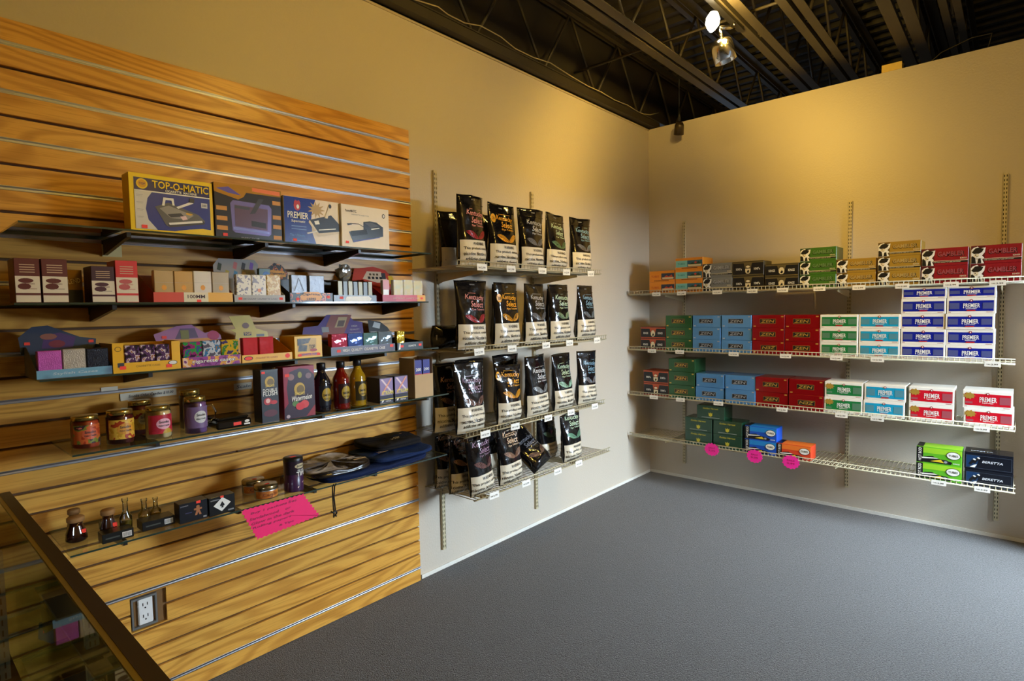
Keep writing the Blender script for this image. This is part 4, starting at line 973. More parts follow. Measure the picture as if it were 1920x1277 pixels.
bx('machine_box', -3.255, -3.008, -.275, z, .188, .11, ink((238, 226, 206), .4), d_white, 'cream box with black electric machine picture on top glass shelf', 'box')
b = MB(); b.box(-.030, .030, 0, .001, 0, .042, ink((230, 208, 140)), 0); b.build('paper_card', None, (-4.03, -.028, 1.700), 0, label='small pale card tucked in a slatwall groove under the top glass shelf', cat='card')

# trays
def tray(x0, x1, y, z, lip, hb, d, col, lipdraw, label, inner=None, header=None, side=None, group=None, name='display_tray'):
    w = x1-x0; t = empty(name, ((x0+x1)/2, y, z), label=label, cat='display tray', group=group); inn = inner or col; th = .0012
    b = MB(); b.box(-w/2, w/2, 0, d, 0, th, inn); b.build('base', t)
    b = MB(); b.box(-w/2, w/2, 0, th, th, lip, col)
    if lipdraw: lipdraw(b, w, lip)
    b.build('front_lip', t)
    for s in (-1, 1):
        b = MB(); xa, xb = (-w/2, -w/2+th) if s < 0 else (w/2-th, w/2)
        vs = []
        for xx in (xa, xb): vs += [(xx, th, th), (xx, d, th), (xx, d, hb), (xx, d*.75, hb), (xx, th, lip)]
        b.add(vs, [tuple(reversed(range(5))), tuple(range(5, 10))]+[(i, (i+1) % 5, 5+(i+1) % 5, 5+i) for i in range(5)], inn); b.build('side_wall', t)
    b = MB(); b.box(-w/2, w/2, d-th, d, th, hb, inn); b.build('back_wall', t)
    if header:
        pts, hc, hdraw, lean = header
        b = MB(); N = len(pts); b.add([(p[0], 0, p[1]) for p in pts]+[(p[0], th, p[1]) for p in pts], [tuple(range(N)), tuple(reversed(range(N, 2*N)))]+[(i, N+i, N+(i+1) % N, (i+1) % N) for i in range(N)], hc)
        if hdraw: hdraw(b)
        b.build('header_card', t, loc=(0, d-.004, hb-.004), rot=(lean, 0, 0))
    return t
def packs(n, x0, x1, y, z, h, d, mats, labels, group, draw=None, gap=.002, name='cigarette_case'):
    w = (x1-x0)/n
    for i in range(n):
        m_ = mats[i % len(mats)]
        def dd(b, w_, h_, i=i):
            if draw: draw(b, w_, h_, i)
        bx(name, x0+i*w+gap/2, x0+(i+1)*w-gap/2, y, z, h-random.uniform(0, .003), d, m_, dd if draw else None, labels[i], 'case', group, bev=.002)
# second shelf
z = GT[2]
def d_cig(top, low, mid):
    def d(b, w, h):
        b.R(-w/2+.001, w/2-.001, h*.60, h-.001, top, 1); b.R(-w/2+.001, w/2-.001, .002, h*.60, ink((226, 214, 190)), 1)
        for k in range(4): b.R(-w*.30, w*.30, h*(.68+.055*k), h*(.70+.055*k), ink((200, 170, 140)), 2)
        b.E(-.004, h*.50, w*.30, h*.055, mid, 2, 14); b.E(-.008, h*.37, w*.26, h*.07, mid, 2, 14); b.R(-w/2+.001, w/2-.001, h*.17, h*.22, low, 2)
        b.T('SHARGIO', .004, h*.43, .004, mid, 3, w=w*.4); b.R(-w*.3, w*.35, h*.31, h*.32, mid, 3)
    return d
mar, red_ = ink((96, 38, 34)), ink((214, 50, 50))
bx('cigarillo_pack', -4.338, -4.281, -.312, z, .128, .10, mar, d_cig(mar, mar, mar), 'leftmost tall maroon and cream pack on the second glass shelf', 'pack')
bx('cigarillo_pack', -4.277, -4.216, -.312, z, .129, .10, mar, d_cig(mar, mar, mar), 'second tall maroon and cream pack from the left, second glass shelf', 'pack')
bx('cigarillo_pack', -4.158, -4.097, -.310, z, .113, .09, ink((62, 26, 40)), d_cig(ink((62, 26, 40)), ink((74, 30, 44)), ink((74, 30, 44))), 'dark plum and white pack next to the red one', 'pack')
bx('cigarillo_pack', -4.095, -4.034, -.314, z, .133, .09, red_, d_cig(red_, red_, ink((190, 90, 90))), 'red and white pack, second glass shelf', 'pack')
bx('foil_packet', -4.210, -4.162, -.22, z, .105, .03, ink((140, 100, 24), .25, .4), lambda b, w, h: (b.R(-w/2, w/2, 0, h*.4, I_BLK, 1), b.T('BLEND', 0, h*.66, .014, ink((220, 200, 130)), 2, w=w*.8, rot=.2)), 'small gold and black packet standing back between the tall packs', 'packet')
def lip100(b, w, h):
    b.fn = FRONT; b.R(-w/2, -w*.10, 0.001, h, ink((214, 74, 40)), 1); b.R(-w*.14, w*.17, .001, h, ink((234, 222, 190)), 2); b.R(w*.17, w/2, .001, h, ink((238, 178, 40)), 1)
    b.T('100MM', .004, h*.58, .012, ink((70, 40, 30)), 3, w=.056); sticker(b, .012, .005, 4)
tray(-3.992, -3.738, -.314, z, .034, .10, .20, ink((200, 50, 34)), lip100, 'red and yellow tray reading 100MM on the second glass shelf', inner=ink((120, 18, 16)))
packs(4, -3.988, -3.745, -.309, z+.0015, .108, .022, [ink((196, 168, 120), .25, .35), ink((206, 164, 100), .25, .35), ink((226, 218, 206), .3), ink((176, 158, 130), .25, .35)],
      ['leftmost pale gold case in the 100MM tray', 'golden case, second in the 100MM tray', 'white case, third in the 100MM tray', 'taupe case, rightmost in the 100MM tray'], 'cases in the red and yellow tray', lambda b, w, h, i: (b.E(0, h*.46, .0075, .009, ink((236, 160, 30)), 1, 12), b.R(-w/2+.001, w/2-.001, h*.62, h*.625, I_GREY, 1)))
def hdr_grey(b):
    cols = [(40, 60, 40), (206, 120, 120), (40, 40, 48), (120, 80, 180), (190, 170, 60), (80, 150, 190), (220, 200, 180)]
    ps = [(-.072, .045), (-.012, .052), (.020, .050), (.052, .052), (-.046, .018), (-.014, .016), (.018, .014)]
    for (u, v), c in zip(ps, cols):
        q = .010; b.P([(u-q, v-q*1.1), (u+q*.3, v-q*1.6), (u+q, v+q*1.1), (u-q*.3, v+q*1.6)], ink(c), 1)
gt = ink((170, 166, 160), .35)
tray(-3.732, -3.540, -.314, z, .026, .10, .18, gt, lambda b, w, h: (b.T('100 COUNT CIGARETTE CASES', 0, h*.45, .005, I_DGREY, 1, w=.13), sticker(b, -.075, h*.5, 2), sticker(b, .080, h*.5, 2)), 'silver grey tray with colourful header card, second glass shelf', header=([(-.095, 0), (.075, 0), (.080, .06), (.066, .078), (-.072, .078), (-.095, .05)], gt, hdr_grey, -.12))
dots = spectral('dotted_case', [(0, (236, 232, 222)), (.75, (150, 150, 170))], nscale=150, kind='voronoi', rough=.25); gdots = spectral('gold_dotted_case', [(0, (196, 150, 40)), (.6, (236, 214, 150))], nscale=140, kind='voronoi', rough=.25)
packs(3, -3.722, -3.552, -.309, z+.0015, .103, .022, [dots, dots, gdots], ['white patterned case, left in the grey tray', 'white patterned case, middle of the grey tray', 'gold patterned case, right in the grey tray'], 'cases in the silver grey tray', lambda b, w, h, i: b.E(0, h*.42, .007, .007, ink((226, 150, 110)), 1, 12) if i == 1 else None)
camo = spectral('flame_print', [(0, (22, 18, 18)), (.52, (222, 120, 26)), (.60, (26, 20, 20)), (.68, (200, 40, 24))], nscale=60, rough=.35)
def lip_camo(b, w, h):
    b.R(-w/2+.002, w/2-.002, .001, h, camo, 1); b.P([(-.046, .006), (.036, .006), (.046, .022), (.030, h+.004), (-.030, h+.004), (-.052, .022)], ink((236, 160, 20)), 2); b.T('Cigarette', -.004, .028, .012, I_BLK, 3, w=.076, arc=.2); b.T('cases', -.004, .012, .009, I_BLK, 3, w=.040); sticker(b, -.062, .012, 3); sticker(b, .072, .020, 3)
tray(-3.520, -3.333, -.314, z, .036, .10, .18, I_BLK, lip_camo, 'black tray with orange flame lettering, second glass shelf', header=([(-.094, 0), (-.010, 0), (-.006, .030), (-.030, .062), (-.062, .070), (-.094, .045)], camo, lambda b: (b.P([(-.090, .012), (-.016, .012), (-.022, .036), (-.080, .040)], ink((236, 160, 20)), 2), b.T('Cigarette', -.053, .025, .012, I_BLK, 3, w=.062)), -.1))
silv = mat('silver_case', (150, 156, 166), .42, .5, bump=.3, bscale=40)
packs(2, -3.515, -3.362, -.309, z+.0015, .106, .02, [silv, silv], ['silver engraved case, left in the flame tray', 'silver engraved case, right in the flame tray'], 'silver cases in the flame tray', lambda b, w, h, i: (b.P([(-.022, .042), (-.002, .094), (.0, .094), (-.019, .042)], I_DGREY, 1), b.P([(.020, .042), (-.001, .094), (-.003, .094), (.016, .042)], I_DGREY, 1)) if i == 0 else None, gap=.010)
o_ = bx('foil_packet', -3.585, -3.540, -.20, z+.0, .135, .02, ink((40, 90, 70), .3), lambda b, w, h: (b.E(.006, h*.82, .014, .013, ink((30, 110, 190)), 1, 12), b.P([(-.01, h*.55), (.018, h*.45), (.022, h*.55), (-.006, h*.68)], I_W, 1)), 'green packet with blue globe standing behind the grey tray', 'packet')
dk = spectral('brown_camo_print', [(0, (26, 24, 20)), (.5, (74, 58, 30)), (.58, (30, 28, 24))], nscale=70, rough=.3)
tray(-3.328, -3.116, -.314, z, .028, .10, .18, dk, lambda b, w, h: (b.P([(-.055, .002), (.072, .002), (.080, h*.5), (.066, h*.85), (-.045, h*.8)], I_W, 1), sticker(b, -.070, h*.6, 2, 1.2)), 'dark camouflage tray with white front patch, second glass shelf', inner=I_BLK)
packs(7, -3.300, -3.125, -.300, z+.0015, .088, .055, [ink((92, 76, 30), .3, .2), ink((40, 36, 24), .3, .2)], ['dark upright case number %s from the left in the camouflage tray' % q for q in ('one', 'two', 'three', 'four', 'five', 'six', 'seven')], 'upright cases in the camouflage tray')
b = MB(); M_WRAP = mat('crumpled_film', (150, 150, 146), .12, .2, .3, bump=.6, bscale=25)
for k in range(5):
    for i in range(8): pass
vs = []; 
for j in range(7):
    for i in range(13):
        t = 2*PI*i/12; r = .042*(math.sin(PI*(j+.5)/7.2)**.6); nz = noise.noise(Vector((math.cos(t)*2, math.sin(t)*2, j*.7)))*.016
        vs.append(((r+nz)*math.cos(t)*.9, (r+nz)*math.sin(t)*.6, .075*j/6+nz*.5))
b.add(vs, [(j*13+i, j*13+i+1, (j+1)*13+i+1, (j+1)*13+i) for j in range(6) for i in range(12)]+[tuple(range(78, 90))], M_WRAP, False)
b.build('crumpled_film_bag', None, (-3.205, -.20, z+.092), 0, label='crumpled clear film bag on top of the camouflage tray', cat='film bag')
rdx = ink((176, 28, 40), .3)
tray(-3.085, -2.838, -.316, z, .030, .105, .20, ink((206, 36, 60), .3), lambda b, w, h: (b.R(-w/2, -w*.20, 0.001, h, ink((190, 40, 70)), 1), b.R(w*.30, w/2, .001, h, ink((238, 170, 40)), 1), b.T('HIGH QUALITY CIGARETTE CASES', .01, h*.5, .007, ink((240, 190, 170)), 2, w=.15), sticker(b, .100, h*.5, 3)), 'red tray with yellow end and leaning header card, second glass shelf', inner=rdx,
     header=([(-.150, .0), (.02, -.03), (.115, -.02), (.050, .060), (-.020, .075), (-.128, .060)], ink((206, 70, 50), .35), lambda b: (b.P([(-.090, .012), (-.01, -.006), (.060, .0), (.020, .050), (-.060, .050)], ink((228, 208, 180)), 1), [b.R(-.060+.022*k, -.046+.022*k, .012, .024, I_BLK, 2) for k in range(4)], [b.R(-.050+.020*k, -.038+.020*k, .030, .040, ink((90, 70, 40)), 2) for k in range(3)], b.R(.020, .044, .014, .044, I_DGREY, 2), b.P([(.060, -.012), (.112, -.018), (.082, .030), (.058, .03)], ink((232, 190, 50)), 2)), -.25))
pk = [ink((232, 226, 222), .25), spectral('pearl_case', [(0, (190, 220, 226)), (.5, (226, 222, 190)), (.62, (230, 230, 236))], nscale=22, rough=.15, kind='smooth')]
packs(1, -3.078, -3.042, -.31, z+.0015, .098, .02, [pk[0]], ['white and pink case at the left of the red tray'], 'cases in the red tray', lambda b, w, h, i: b.R(-w/2, w/2, h*.55, h, ink((220, 150, 160)), 1))
packs(3, -3.020, -2.848, -.311, z+.0015, .100, .022, [pk[1]], ['pearly shining case, left of three in the red tray', 'pearly shining case, middle of three in the red tray', 'pearly shining case, right of three in the red tray'], 'cases in the red tray')

# third shelf
z = GT[3]; Y3 = -.318
bt = spectral('blue_tray_print', [(0, (96, 150, 180)), (.45, (116, 170, 200)), (.6, (80, 96, 130))], nscale=9, rough=.35, kind='smooth')
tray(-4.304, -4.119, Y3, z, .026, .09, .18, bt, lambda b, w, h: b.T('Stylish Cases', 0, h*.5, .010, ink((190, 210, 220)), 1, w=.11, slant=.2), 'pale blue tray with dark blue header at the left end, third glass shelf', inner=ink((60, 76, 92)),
     header=([(-.100, -.02), (.090, -.02), (.095, .022), (.050, .030), (-.030, .070), (-.070, .066), (-.104, .034)], ink((34, 62, 92), .3), lambda b: (b.P([(-.05, -.004), (.03, -.004), (.04, .030), (.0, .046), (-.04, .040)], ink((70, 40, 110)), 1), b.E(-.030, .034, .022, .010, ink((150, 90, 80)), 2, 10), b.E(-.01, .010, .022, .012, ink((130, 30, 60)), 2, 10), sticker(b, -.084, .014, 3), sticker(b, .080, .014, 3)), -.1))
glit = [mat('violet_glitter_case', (196, 92, 186), .25, .2, bump=.2, bscale=300, grain=.2), mat('silver_glitter_case', (178, 168, 152), .3, .3, bump=.2, bscale=300, grain=.2), mat('navy_glitter_case', (24, 30, 46), .2, .3, bump=.2, bscale=300)]
packs(3, -4.300, -4.124, Y3+.006, z+.0015, .084, .025, glit, ['violet glitter case in the pale blue tray', 'silver glitter case in the pale blue tray', 'dark navy case in the pale blue tray'], 'glitter cases in the pale blue tray')
def d_win(b, w, h): pass
yl = ink((238, 182, 20), .35); ytray = empty('display_tray', ((-4.116-3.922)/2, Y3, z), label='yellow window tray with three dark skull cases, third glass shelf', cat='display tray')
W = .194; b = MB()
for (x0, x1, z0, z1) in ((-W/2, -W/2+.030, 0, .094), (W/2-.026, W/2, 0, .094), (-W/2+.030, W/2-.026, 0, .031)): b.box(x0, x1, 0, .0012, z0, z1, yl)
b.E(-W/2+.015, .076, .009, .008, I_BLK, 1, 14); b.E(-W/2+.015, .076, .0075, .0065, yl, 2, 14); b.R(-W/2+.012, -W/2+.030, .018, .032, I_DGREY, 1); b.E(W/2-.024, .022, .014, .0075, I_BLK, 1, 14); b.E(W/2-.024, .022, .012, .006, I_W, 2, 14)
sticker(b, -W/2+.026, .016, 3, 1.2); sticker(b, W/2-.036, .012, 3, 1.2); b.T('CIGARETTE CASES', 0, .018, .006, ink((160, 110, 10)), 1, w=.07); b.build('window_front', ytray)
b = MB(); b.box(-W/2, W/2, .0012, .15, 0, .001, yl); b.box(-W/2, -W/2+.001, .0012, .15, .001, .094, yl); b.box(W/2-.001, W/2, .0012, .15, .001, .094, yl); b.box(-W/2, W/2, .149, .15, .001, .09, yl); b.build('box_shell', ytray)
skull = spectral('skull_print', [(0, (30, 20, 40)), (.45, (84, 50, 96)), (.55, (206, 190, 196)), (.62, (150, 90, 50)), (.7, (24, 20, 30))], nscale=55, rough=.2, coat=.4)
packs(3, -4.083, -3.952, Y3+.003, z+.0015, .086, .025, [skull], ['purple skull case behind the yellow window, left', 'purple skull case behind the yellow window, middle', 'purple skull case behind the yellow window, right'], 'skull cases in the yellow window tray')
pp = spectral('purple_skull_lip', [(0, (110, 30, 110)), (.42, (150, 60, 150)), (.52, (226, 160, 60)), (.62, (232, 200, 180)), (.7, (120, 40, 120))], nscale=30, rough=.3)
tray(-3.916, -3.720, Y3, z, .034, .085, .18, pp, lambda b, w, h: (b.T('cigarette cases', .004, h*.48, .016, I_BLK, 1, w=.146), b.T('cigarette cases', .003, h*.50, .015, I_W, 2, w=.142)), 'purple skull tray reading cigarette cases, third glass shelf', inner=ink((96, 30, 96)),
     header=([(-.118, -.010), (.105, -.010), (.100, .022), (.074, .040), (.045, .030), (.0, .064), (-.050, .060), (-.128, .032)], ink((170, 110, 160), .35), lambda b: (b.P([(-.115, -.006), (.100, -.006), (.080, .012), (-.02, .010), (-.10, .012)], ink((226, 150, 60)), 1), b.P([(-.06, .012), (.02, .014), (.01, .050), (-.04, .050)], ink((90, 70, 110)), 1), b.R(-.040, -.012, .010, .044, ink((120, 120, 60)), 2), b.E(.074, .020, .022, .018, ink((180, 20, 90)), 2, 12), sticker(b, -.095, .020, 3, 1.1)), -.15))
col1 = [spectral('comic_case_a', [(0, (50, 20, 70)), (.42, (150, 40, 120)), (.5, (40, 150, 70)), (.58, (40, 90, 150)), (.66, (160, 40, 60))], nscale=40, rough=.12, coat=.5), spectral('comic_case_b', [(0, (90, 90, 110)), (.45, (190, 200, 214)), (.55, (60, 120, 170)), (.63, (150, 120, 90))], nscale=40, rough=.12, coat=.5), spectral('comic_case_c', [(0, (70, 60, 110)), (.42, (206, 170, 40)), (.55, (60, 130, 60)), (.65, (140, 120, 150))], nscale=35, rough=.12, coat=.5)]
packs(3, -3.912, -3.724, Y3+.005, z+.0015, .088, .025, col1, ['violet and green comic case, left in the purple tray', 'silver blue comic case, middle of the purple tray', 'yellow and violet comic case, right in the purple tray'], 'comic cases in the purple tray')
yo = ink((240, 186, 50), .35)
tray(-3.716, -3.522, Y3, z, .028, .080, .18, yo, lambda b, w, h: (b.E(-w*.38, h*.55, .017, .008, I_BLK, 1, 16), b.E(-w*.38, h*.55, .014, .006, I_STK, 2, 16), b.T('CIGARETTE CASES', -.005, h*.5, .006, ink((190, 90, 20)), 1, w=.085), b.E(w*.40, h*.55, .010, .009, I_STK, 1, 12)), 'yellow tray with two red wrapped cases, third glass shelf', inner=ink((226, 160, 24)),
     header=([(-.045, .0), (.090, .0), (.086, .030), (.040, .046), (.020, .10), (-.062, .096), (-.040, .046), (-.062, .044), (-.040, .030)], ink((206, 180, 30), .35), lambda b: (b.R(-.01, .02, .018, .032, I_BLK, 1), b.T('TOP', .005, .025, .010, yo, 2), b.R(.040, .072, .012, .022, I_DGREY, 1), b.E(.0, .058, .014, .012, ink((110, 60, 30)), 1, 10), b.R(-.03, .05, .002, .008, I_PUR, 1)), -.1))
rw = mat('red_wrapped_case', (206, 50, 64), .12, .1, .5, bump=.4, bscale=18)
packs(2, -3.712, -3.590, Y3+.005, z+.0015, .092, .025, [rw], ['red film-wrapped case, left in the yellow tray', 'red film-wrapped case, right in the yellow tray'], 'red wrapped cases', gap=.006)
b = MB(); b.box(-.007, .007, 0, .003, 0, .020, ink((232, 180, 90))); b.fn = FRONT; b.R(-.005, .005, .003, .018, ink((150, 70, 150)), 1); b.build('paper_label', None, (-3.575, Y3-.0035, z+.022), 0, label='tiny purple and cream label on the yellow tray lip', cat='label') if False else None
def d_tb(b, w, h):
    b.R(-w/2+.012, w/2-.026, .026, h-.010, ink((206, 168, 90)), 1); b.P([(-w/2+.012, .050), (0, .060), (.010, h-.010), (-w/2+.012, h-.010)], dk, 2); b.P([(-w/2+.014, .028), (-.01, .026), (-.006, .050), (-.04, .054)], dk, 2)
    b.T('TOP', .014, h*.50, .016, I_BLK, 3, w=.026); b.E(.020, h*.34, .016, .006, ink((170, 30, 30)), 3, 12); b.P([(-w/2+.012, .008), (w/2-.012, .008), (w/2-.016, .020), (-w/2+.020, .020)], ink((232, 130, 40)), 2); b.T('CIGARETTE CASES', 0, .014, .007, I_BLUE, 3, w=.07); sticker(b, -w/2+.020, .012, 4); sticker(b, w/2-.018, .012, 4)
bx('case_box', -3.511, -3.392, Y3, z, .088, .12, ink((240, 190, 10), .35), d_tb, 'small bright yellow box reading TOP, third glass shelf', 'box', top=ink((250, 210, 40)))
dp = ink((72, 62, 84), .3)
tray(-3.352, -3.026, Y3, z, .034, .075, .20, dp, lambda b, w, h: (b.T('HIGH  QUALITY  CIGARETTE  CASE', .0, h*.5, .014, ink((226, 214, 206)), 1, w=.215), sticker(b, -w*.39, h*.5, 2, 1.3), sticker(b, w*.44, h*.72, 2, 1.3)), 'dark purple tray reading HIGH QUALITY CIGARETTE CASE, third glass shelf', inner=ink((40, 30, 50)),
     header=([(-.190, -.02), (.130, -.02), (.132, .062), (.085, .070), (.060, .100), (-.050, .100), (-.100, .052), (-.170, .046)], ink((80, 52, 130), .3), lambda b: (b.P([(-.100, -.015), (.010, -.015), (.080, .098), (-.030, .098)], ink((140, 60, 44)), 1), b.P([(-.020, .040), (.030, .040), (.055, .088), (.008, .088)], ink((190, 160, 110)), 2), b.P([(-.008, .044), (.026, .044), (.040, .072), (.006, .072)], ink((90, 60, 40)), 3), b.R(-.085, -.050, .020, .044, I_GREY, 2), b.P([(-.050, -.015), (-.020, -.015), (-.012, .010), (-.044, .010)], I_BLK, 2), [b.T(s, .085, .044-.017*i, .008, ink((200, 190, 210)), 2, w=ww) for i, (s, ww) in enumerate((('HIGH', .030), ('QUALITY', .052), ('CIGARETTE', .064)))]), -.2))
wr = [mat('wrapped_%s_case' % n, c, .1, .2, .6, bump=.6, bscale=22) for n, c in (('crimson', (190, 40, 70)), ('blue', (60, 90, 170)), ('teal', (100, 140, 140)), ('grey', (110, 126, 140)))]
packs(4, -3.346, -3.036, Y3+.005, z+.0015, .088, .03, wr, ['crimson film-wrapped case, HIGH QUALITY tray', 'blue film-wrapped case, HIGH QUALITY tray', 'grey teal film-wrapped case, HIGH QUALITY tray', 'slate grey film-wrapped case, HIGH QUALITY tray'], 'wrapped cases in the dark purple tray')
tray(-3.012, -2.862, Y3, z, .034, .050, .22, ink((44, 58, 66), .3), lambda b, w, h: (b.T('CIGARETTE', .010, h*.5, .008, I_W, 1, w=.045), sticker(b, -w*.33, h*.5, 2, 1.2), sticker(b, w*.38, h*.55, 2, 1.2), b.P([(-w/2+.006, .002), (-w/2+.016, .004), (-w/2+.018, h-.002), (-w/2+.012, h-.004)], I_W, 1)), 'small black tray at the right end of the third glass shelf', inner=I_BLK,
     header=([(-.075, .0), (.070, .0), (.040, .055), (.0, .085), (-.070, .095)], ink((40, 42, 44), .3), lambda b: (b.P([(-.050, .060), (-.010, .050), (.0, .076), (-.035, .086)], ink((190, 196, 196)), 1), b.P([(-.060, .020), (.030, .020), (.040, .040), (-.050, .040)], I_BLK, 1), b.R(-.02, .01, .006, .016, I_GOLD, 2), b.R(-.066, -.03, .030, .038, I_GREY, 2)), -.2))
bx('cigarette_case', -3.006, -2.962, Y3+.01, z+.0015, .086, .02, mat('gold_wrapped_case', (190, 160, 50), .15, .6, .3, bump=.6, bscale=40), None, 'gold wrapped case in the small black tray', 'case')

# fourth shelf: candles, scale, drinks
z = GT[4]
M_BRASS = mat('brass_lid', (206, 176, 92), .2, .9); M_GLINT = clear_material('candle_glass', (0.92, 0.92, 0.92), 1.5)
def candle(x, y, r, h, wax, lab_col, lab2, label, lid=M_BRASS, handle=False, art=None):
    t = empty('candle_jar', (x, y, z), label=label, cat='candle', group='jar candles on the fourth glass shelf')
    b = MB(); b.lathe([(r*.6, .001), (r*.9, .0015), (r*.95, .006), (r*.95, h*.80), (r*.80, h*.85)], mat('wax_%d' % int(x*-1000), wax, .35, 0, .2), n=28); b.build('wax', t)
    b = MB(); b.lathe([(r*.90, 0), (r, .004), (r, h*.80), (r*.92, h*.88), (r*.86, h*.90)], M_GLINT, n=28, closed=False); b.build('glass_jar', t)
    b = MB(); b.lathe([(r*.88, h*.87), (r*.93, h*.875), (r*.93, h*.985), (r*.90, h), (.001, h)], lid, n=28, closed=False); b.build('lid', t)
    b = MB(lambda u, v, l: ((r*1.004+l)*math.sin(u/r), -(r*1.004+l)*math.cos(u/r), v)); b.grid(-r*1.1, r*1.1, h*.16, h*.74, 16, 1, lab_col, 1)
    if art: art(b, r, h)
    else:
        vs, n_ = [], 20
        b.P([(r*.20+r*.62*math.cos(2*PI*k/n_), h*.46+h*.17*math.sin(2*PI*k/n_)) for k in range(n_)], lab2, 2) if r < .001 else [b.P([(r*.15+r*.6*math.cos(a), h*.46+h*.17*math.sin(a)), (r*.15+r*.6*math.cos(a2), h*.46+h*.17*math.sin(a2)), (r*.15+r*.6*math.cos(a2), h*.46-h*.17*math.sin(a2)), (r*.15+r*.6*math.cos(a), h*.46-h*.17*math.sin(a))], lab2, 2) for a, a2 in [(PI*k/8, PI*(k+1)/8) for k in range(8)]]
        b.T('Smoke', r*.15, h*.52, .009, I_DGREY, 3, w=r*.8); b.T('Odor Candle', r*.15, h*.41, .006, I_DGREY, 3, w=r*.85)
    b.build('paper_label', t)
    if handle:
        b = MB(); b.tube([(r*.95, -.002, h*.70), (r*1.5, -.004, h*.72), (r*1.85, -.004, h*.52), (r*1.7, -.004, h*.30), (r*.95, -.002, h*.22)], .0045, M_CLEARJAR, 8); b.build('handle', t)
    return t
patch = spectral('fruit_label', [(0, (170, 60, 30)), (.42, (206, 100, 50)), (.54, (120, 130, 50)), (.6, (60, 40, 50)), (.66, (220, 120, 110))], nscale=28, rough=.3)
ylab = spectral('yellow_label', [(0, (200, 150, 40)), (.45, (222, 180, 70)), (.6, (170, 60, 30))], nscale=30, rough=.3)
rlab = spectral('red_label', [(0, (180, 40, 60)), (.5, (200, 50, 70)), (.6, (196, 160, 60))], nscale=16, rough=.3)
candle(-4.180, -.232, .038, .102, (190, 74, 40), patch, ink((206, 96, 60)), 'orange red jar candle at the left end of the fourth shelf')
candle(-4.090, -.250, .039, .109, (96, 26, 26), ylab, ink((214, 150, 50)), 'maroon jar candle with yellow label')
candle(-3.982, -.262, .039, .109, (232, 206, 150), rlab, ink((232, 170, 190)), 'cream jar candle with red label')
candle(-4.000, -.135, .037, .118, (130, 22, 26), ylab, ink((206, 180, 110)), 'dark red jar candle behind the cream one')
candle(-3.872, -.285, .036, .128, (136, 96, 150), ink((120, 96, 140)), ink((206, 206, 206)), 'violet mug candle with clear glass handle', handle=True)
candle(-3.850, -.175, .036, .140, (150, 130, 110), ink((120, 100, 80)), ink((170, 160, 140)), 'dull mug candle behind the violet one')
sc_ = empty('digital_scale', (-3.752, -.315, z), label='black digital pocket scale with rounded corners on the fourth glass shelf', cat='scale')
b = MB(); b.box(-.062, .062, 0, .13, 0, .030, mat('black_gloss', (12, 12, 14), .1, 0, .6), .006)
b.R(-.004, .024, .008, .020, I_STK, 1); b.R(.034, .056, .006, .012, I_W, 1); b.E(.045, .019, .009, .005, I_W, 1, 12); b.build('body', sc_)
b = MB(); b.box(-.056, .056, .006, .120, .0305, .040, mat('scale_lid', (70, 66, 58), .08, .8), .005); b.build('tray_lid', sc_)
def nut(b, cu, cv, s, layer=2): b.E(cu, cv, .020*s, .022*s, ink((206, 170, 60)), layer, 18); b.E(cu+.003*s, cv-.002*s, .014*s, .015*s, ink((120, 96, 30)), layer+1, 14); b.T('SMOKE', cu, cv-.016*s, .010*s, ink((230, 200, 90)), layer+2, w=.038*s)
def d_fl(b, w, h):
    u = lambda q: -w/2+q*w; v = lambda q: q*h
    b.P([(u(.0), v(.93)), (u(1), v(.97)), (u(1), v(1)), (u(0), v(1))], ink((60, 66, 66)), 1); nut(b, 0, v(.77), .95); b.T('DOUBLE', 0, v(.61), .012, I_W, 3, w=w*.82); b.T('FLUSH', 0, v(.545), .017, I_W, 3, w=w*.82)
    b.E(u(.35), v(.40), .016, .014, ink((180, 20, 34)), 2, 14); b.E(u(.36), v(.41), .009, .009, ink((232, 180, 170)), 3, 10); b.E(u(.70), v(.37), .014, .008, ink((190, 30, 40)), 2, 12); b.E(u(.5), v(.17), w*.4, .014, ink((90, 24, 40)), 1, 14); sticker(b, u(.14), v(.95), 4)
bx('detox_box', -3.652, -3.583, -.318, z, .201, .06, ink((46, 48, 56), .3), d_fl, 'tall charcoal drink box with gold emblem and red fruit', 'box', rz=.05)
def d_wm(b, w, h):
    u = lambda q: -w/2+q*w; v = lambda q: q*h
    b.R(u(.01), u(.99), v(.005), v(.995), ink((58, 40, 60), .3), 1); b.P([(u(.01), v(.995)), (u(.99), v(.995)), (u(.99), v(.80)), (u(.80), v(.93)), (u(.5), v(.96)), (u(.2), v(.90)), (u(.10), v(.60)), (u(.14), v(.30)), (u(.01), v(.20))], ink((150, 30, 60), .3), 2)
    b.P([(u(.70), v(.01)), (u(.99), v(.01)), (u(.99), v(.22))], ink((150, 24, 40)), 2); nut(b, 0, v(.56), 1.15, 3)
    b.T('Watermelon', u(.56), v(.385), .021, I_W, 5, w=w*.66, slant=.2, rot=.05); b.E(u(.64), v(.25), .019, .016, ink((214, 60, 60)), 4, 16); b.E(u(.50), v(.22), .019, .015, ink((214, 40, 50)), 5, 14); b.E(u(.36), v(.28), .014, .012, ink((90, 130, 60)), 3, 12); b.E(u(.24), v(.80), .014, .013, ink((150, 110, 110)), 3, 12); b.E(u(.80), v(.80), .013, .012, ink((130, 100, 110)), 3, 12); b.E(u(.52), v(.83), .009, .013, ink((150, 150, 50)), 3, 10)
    sticker(b, u(.12), v(.84), 4, 1.3); b.E(u(.12), v(.05), .008, .007, ink((190, 170, 180)), 3, 10)
bx('detox_box', -3.566, -3.434, -.322, z, .204, .06, ink((140, 34, 64), .3), d_wm, 'wide crimson and plum drink box lettered Watermelon', 'box')
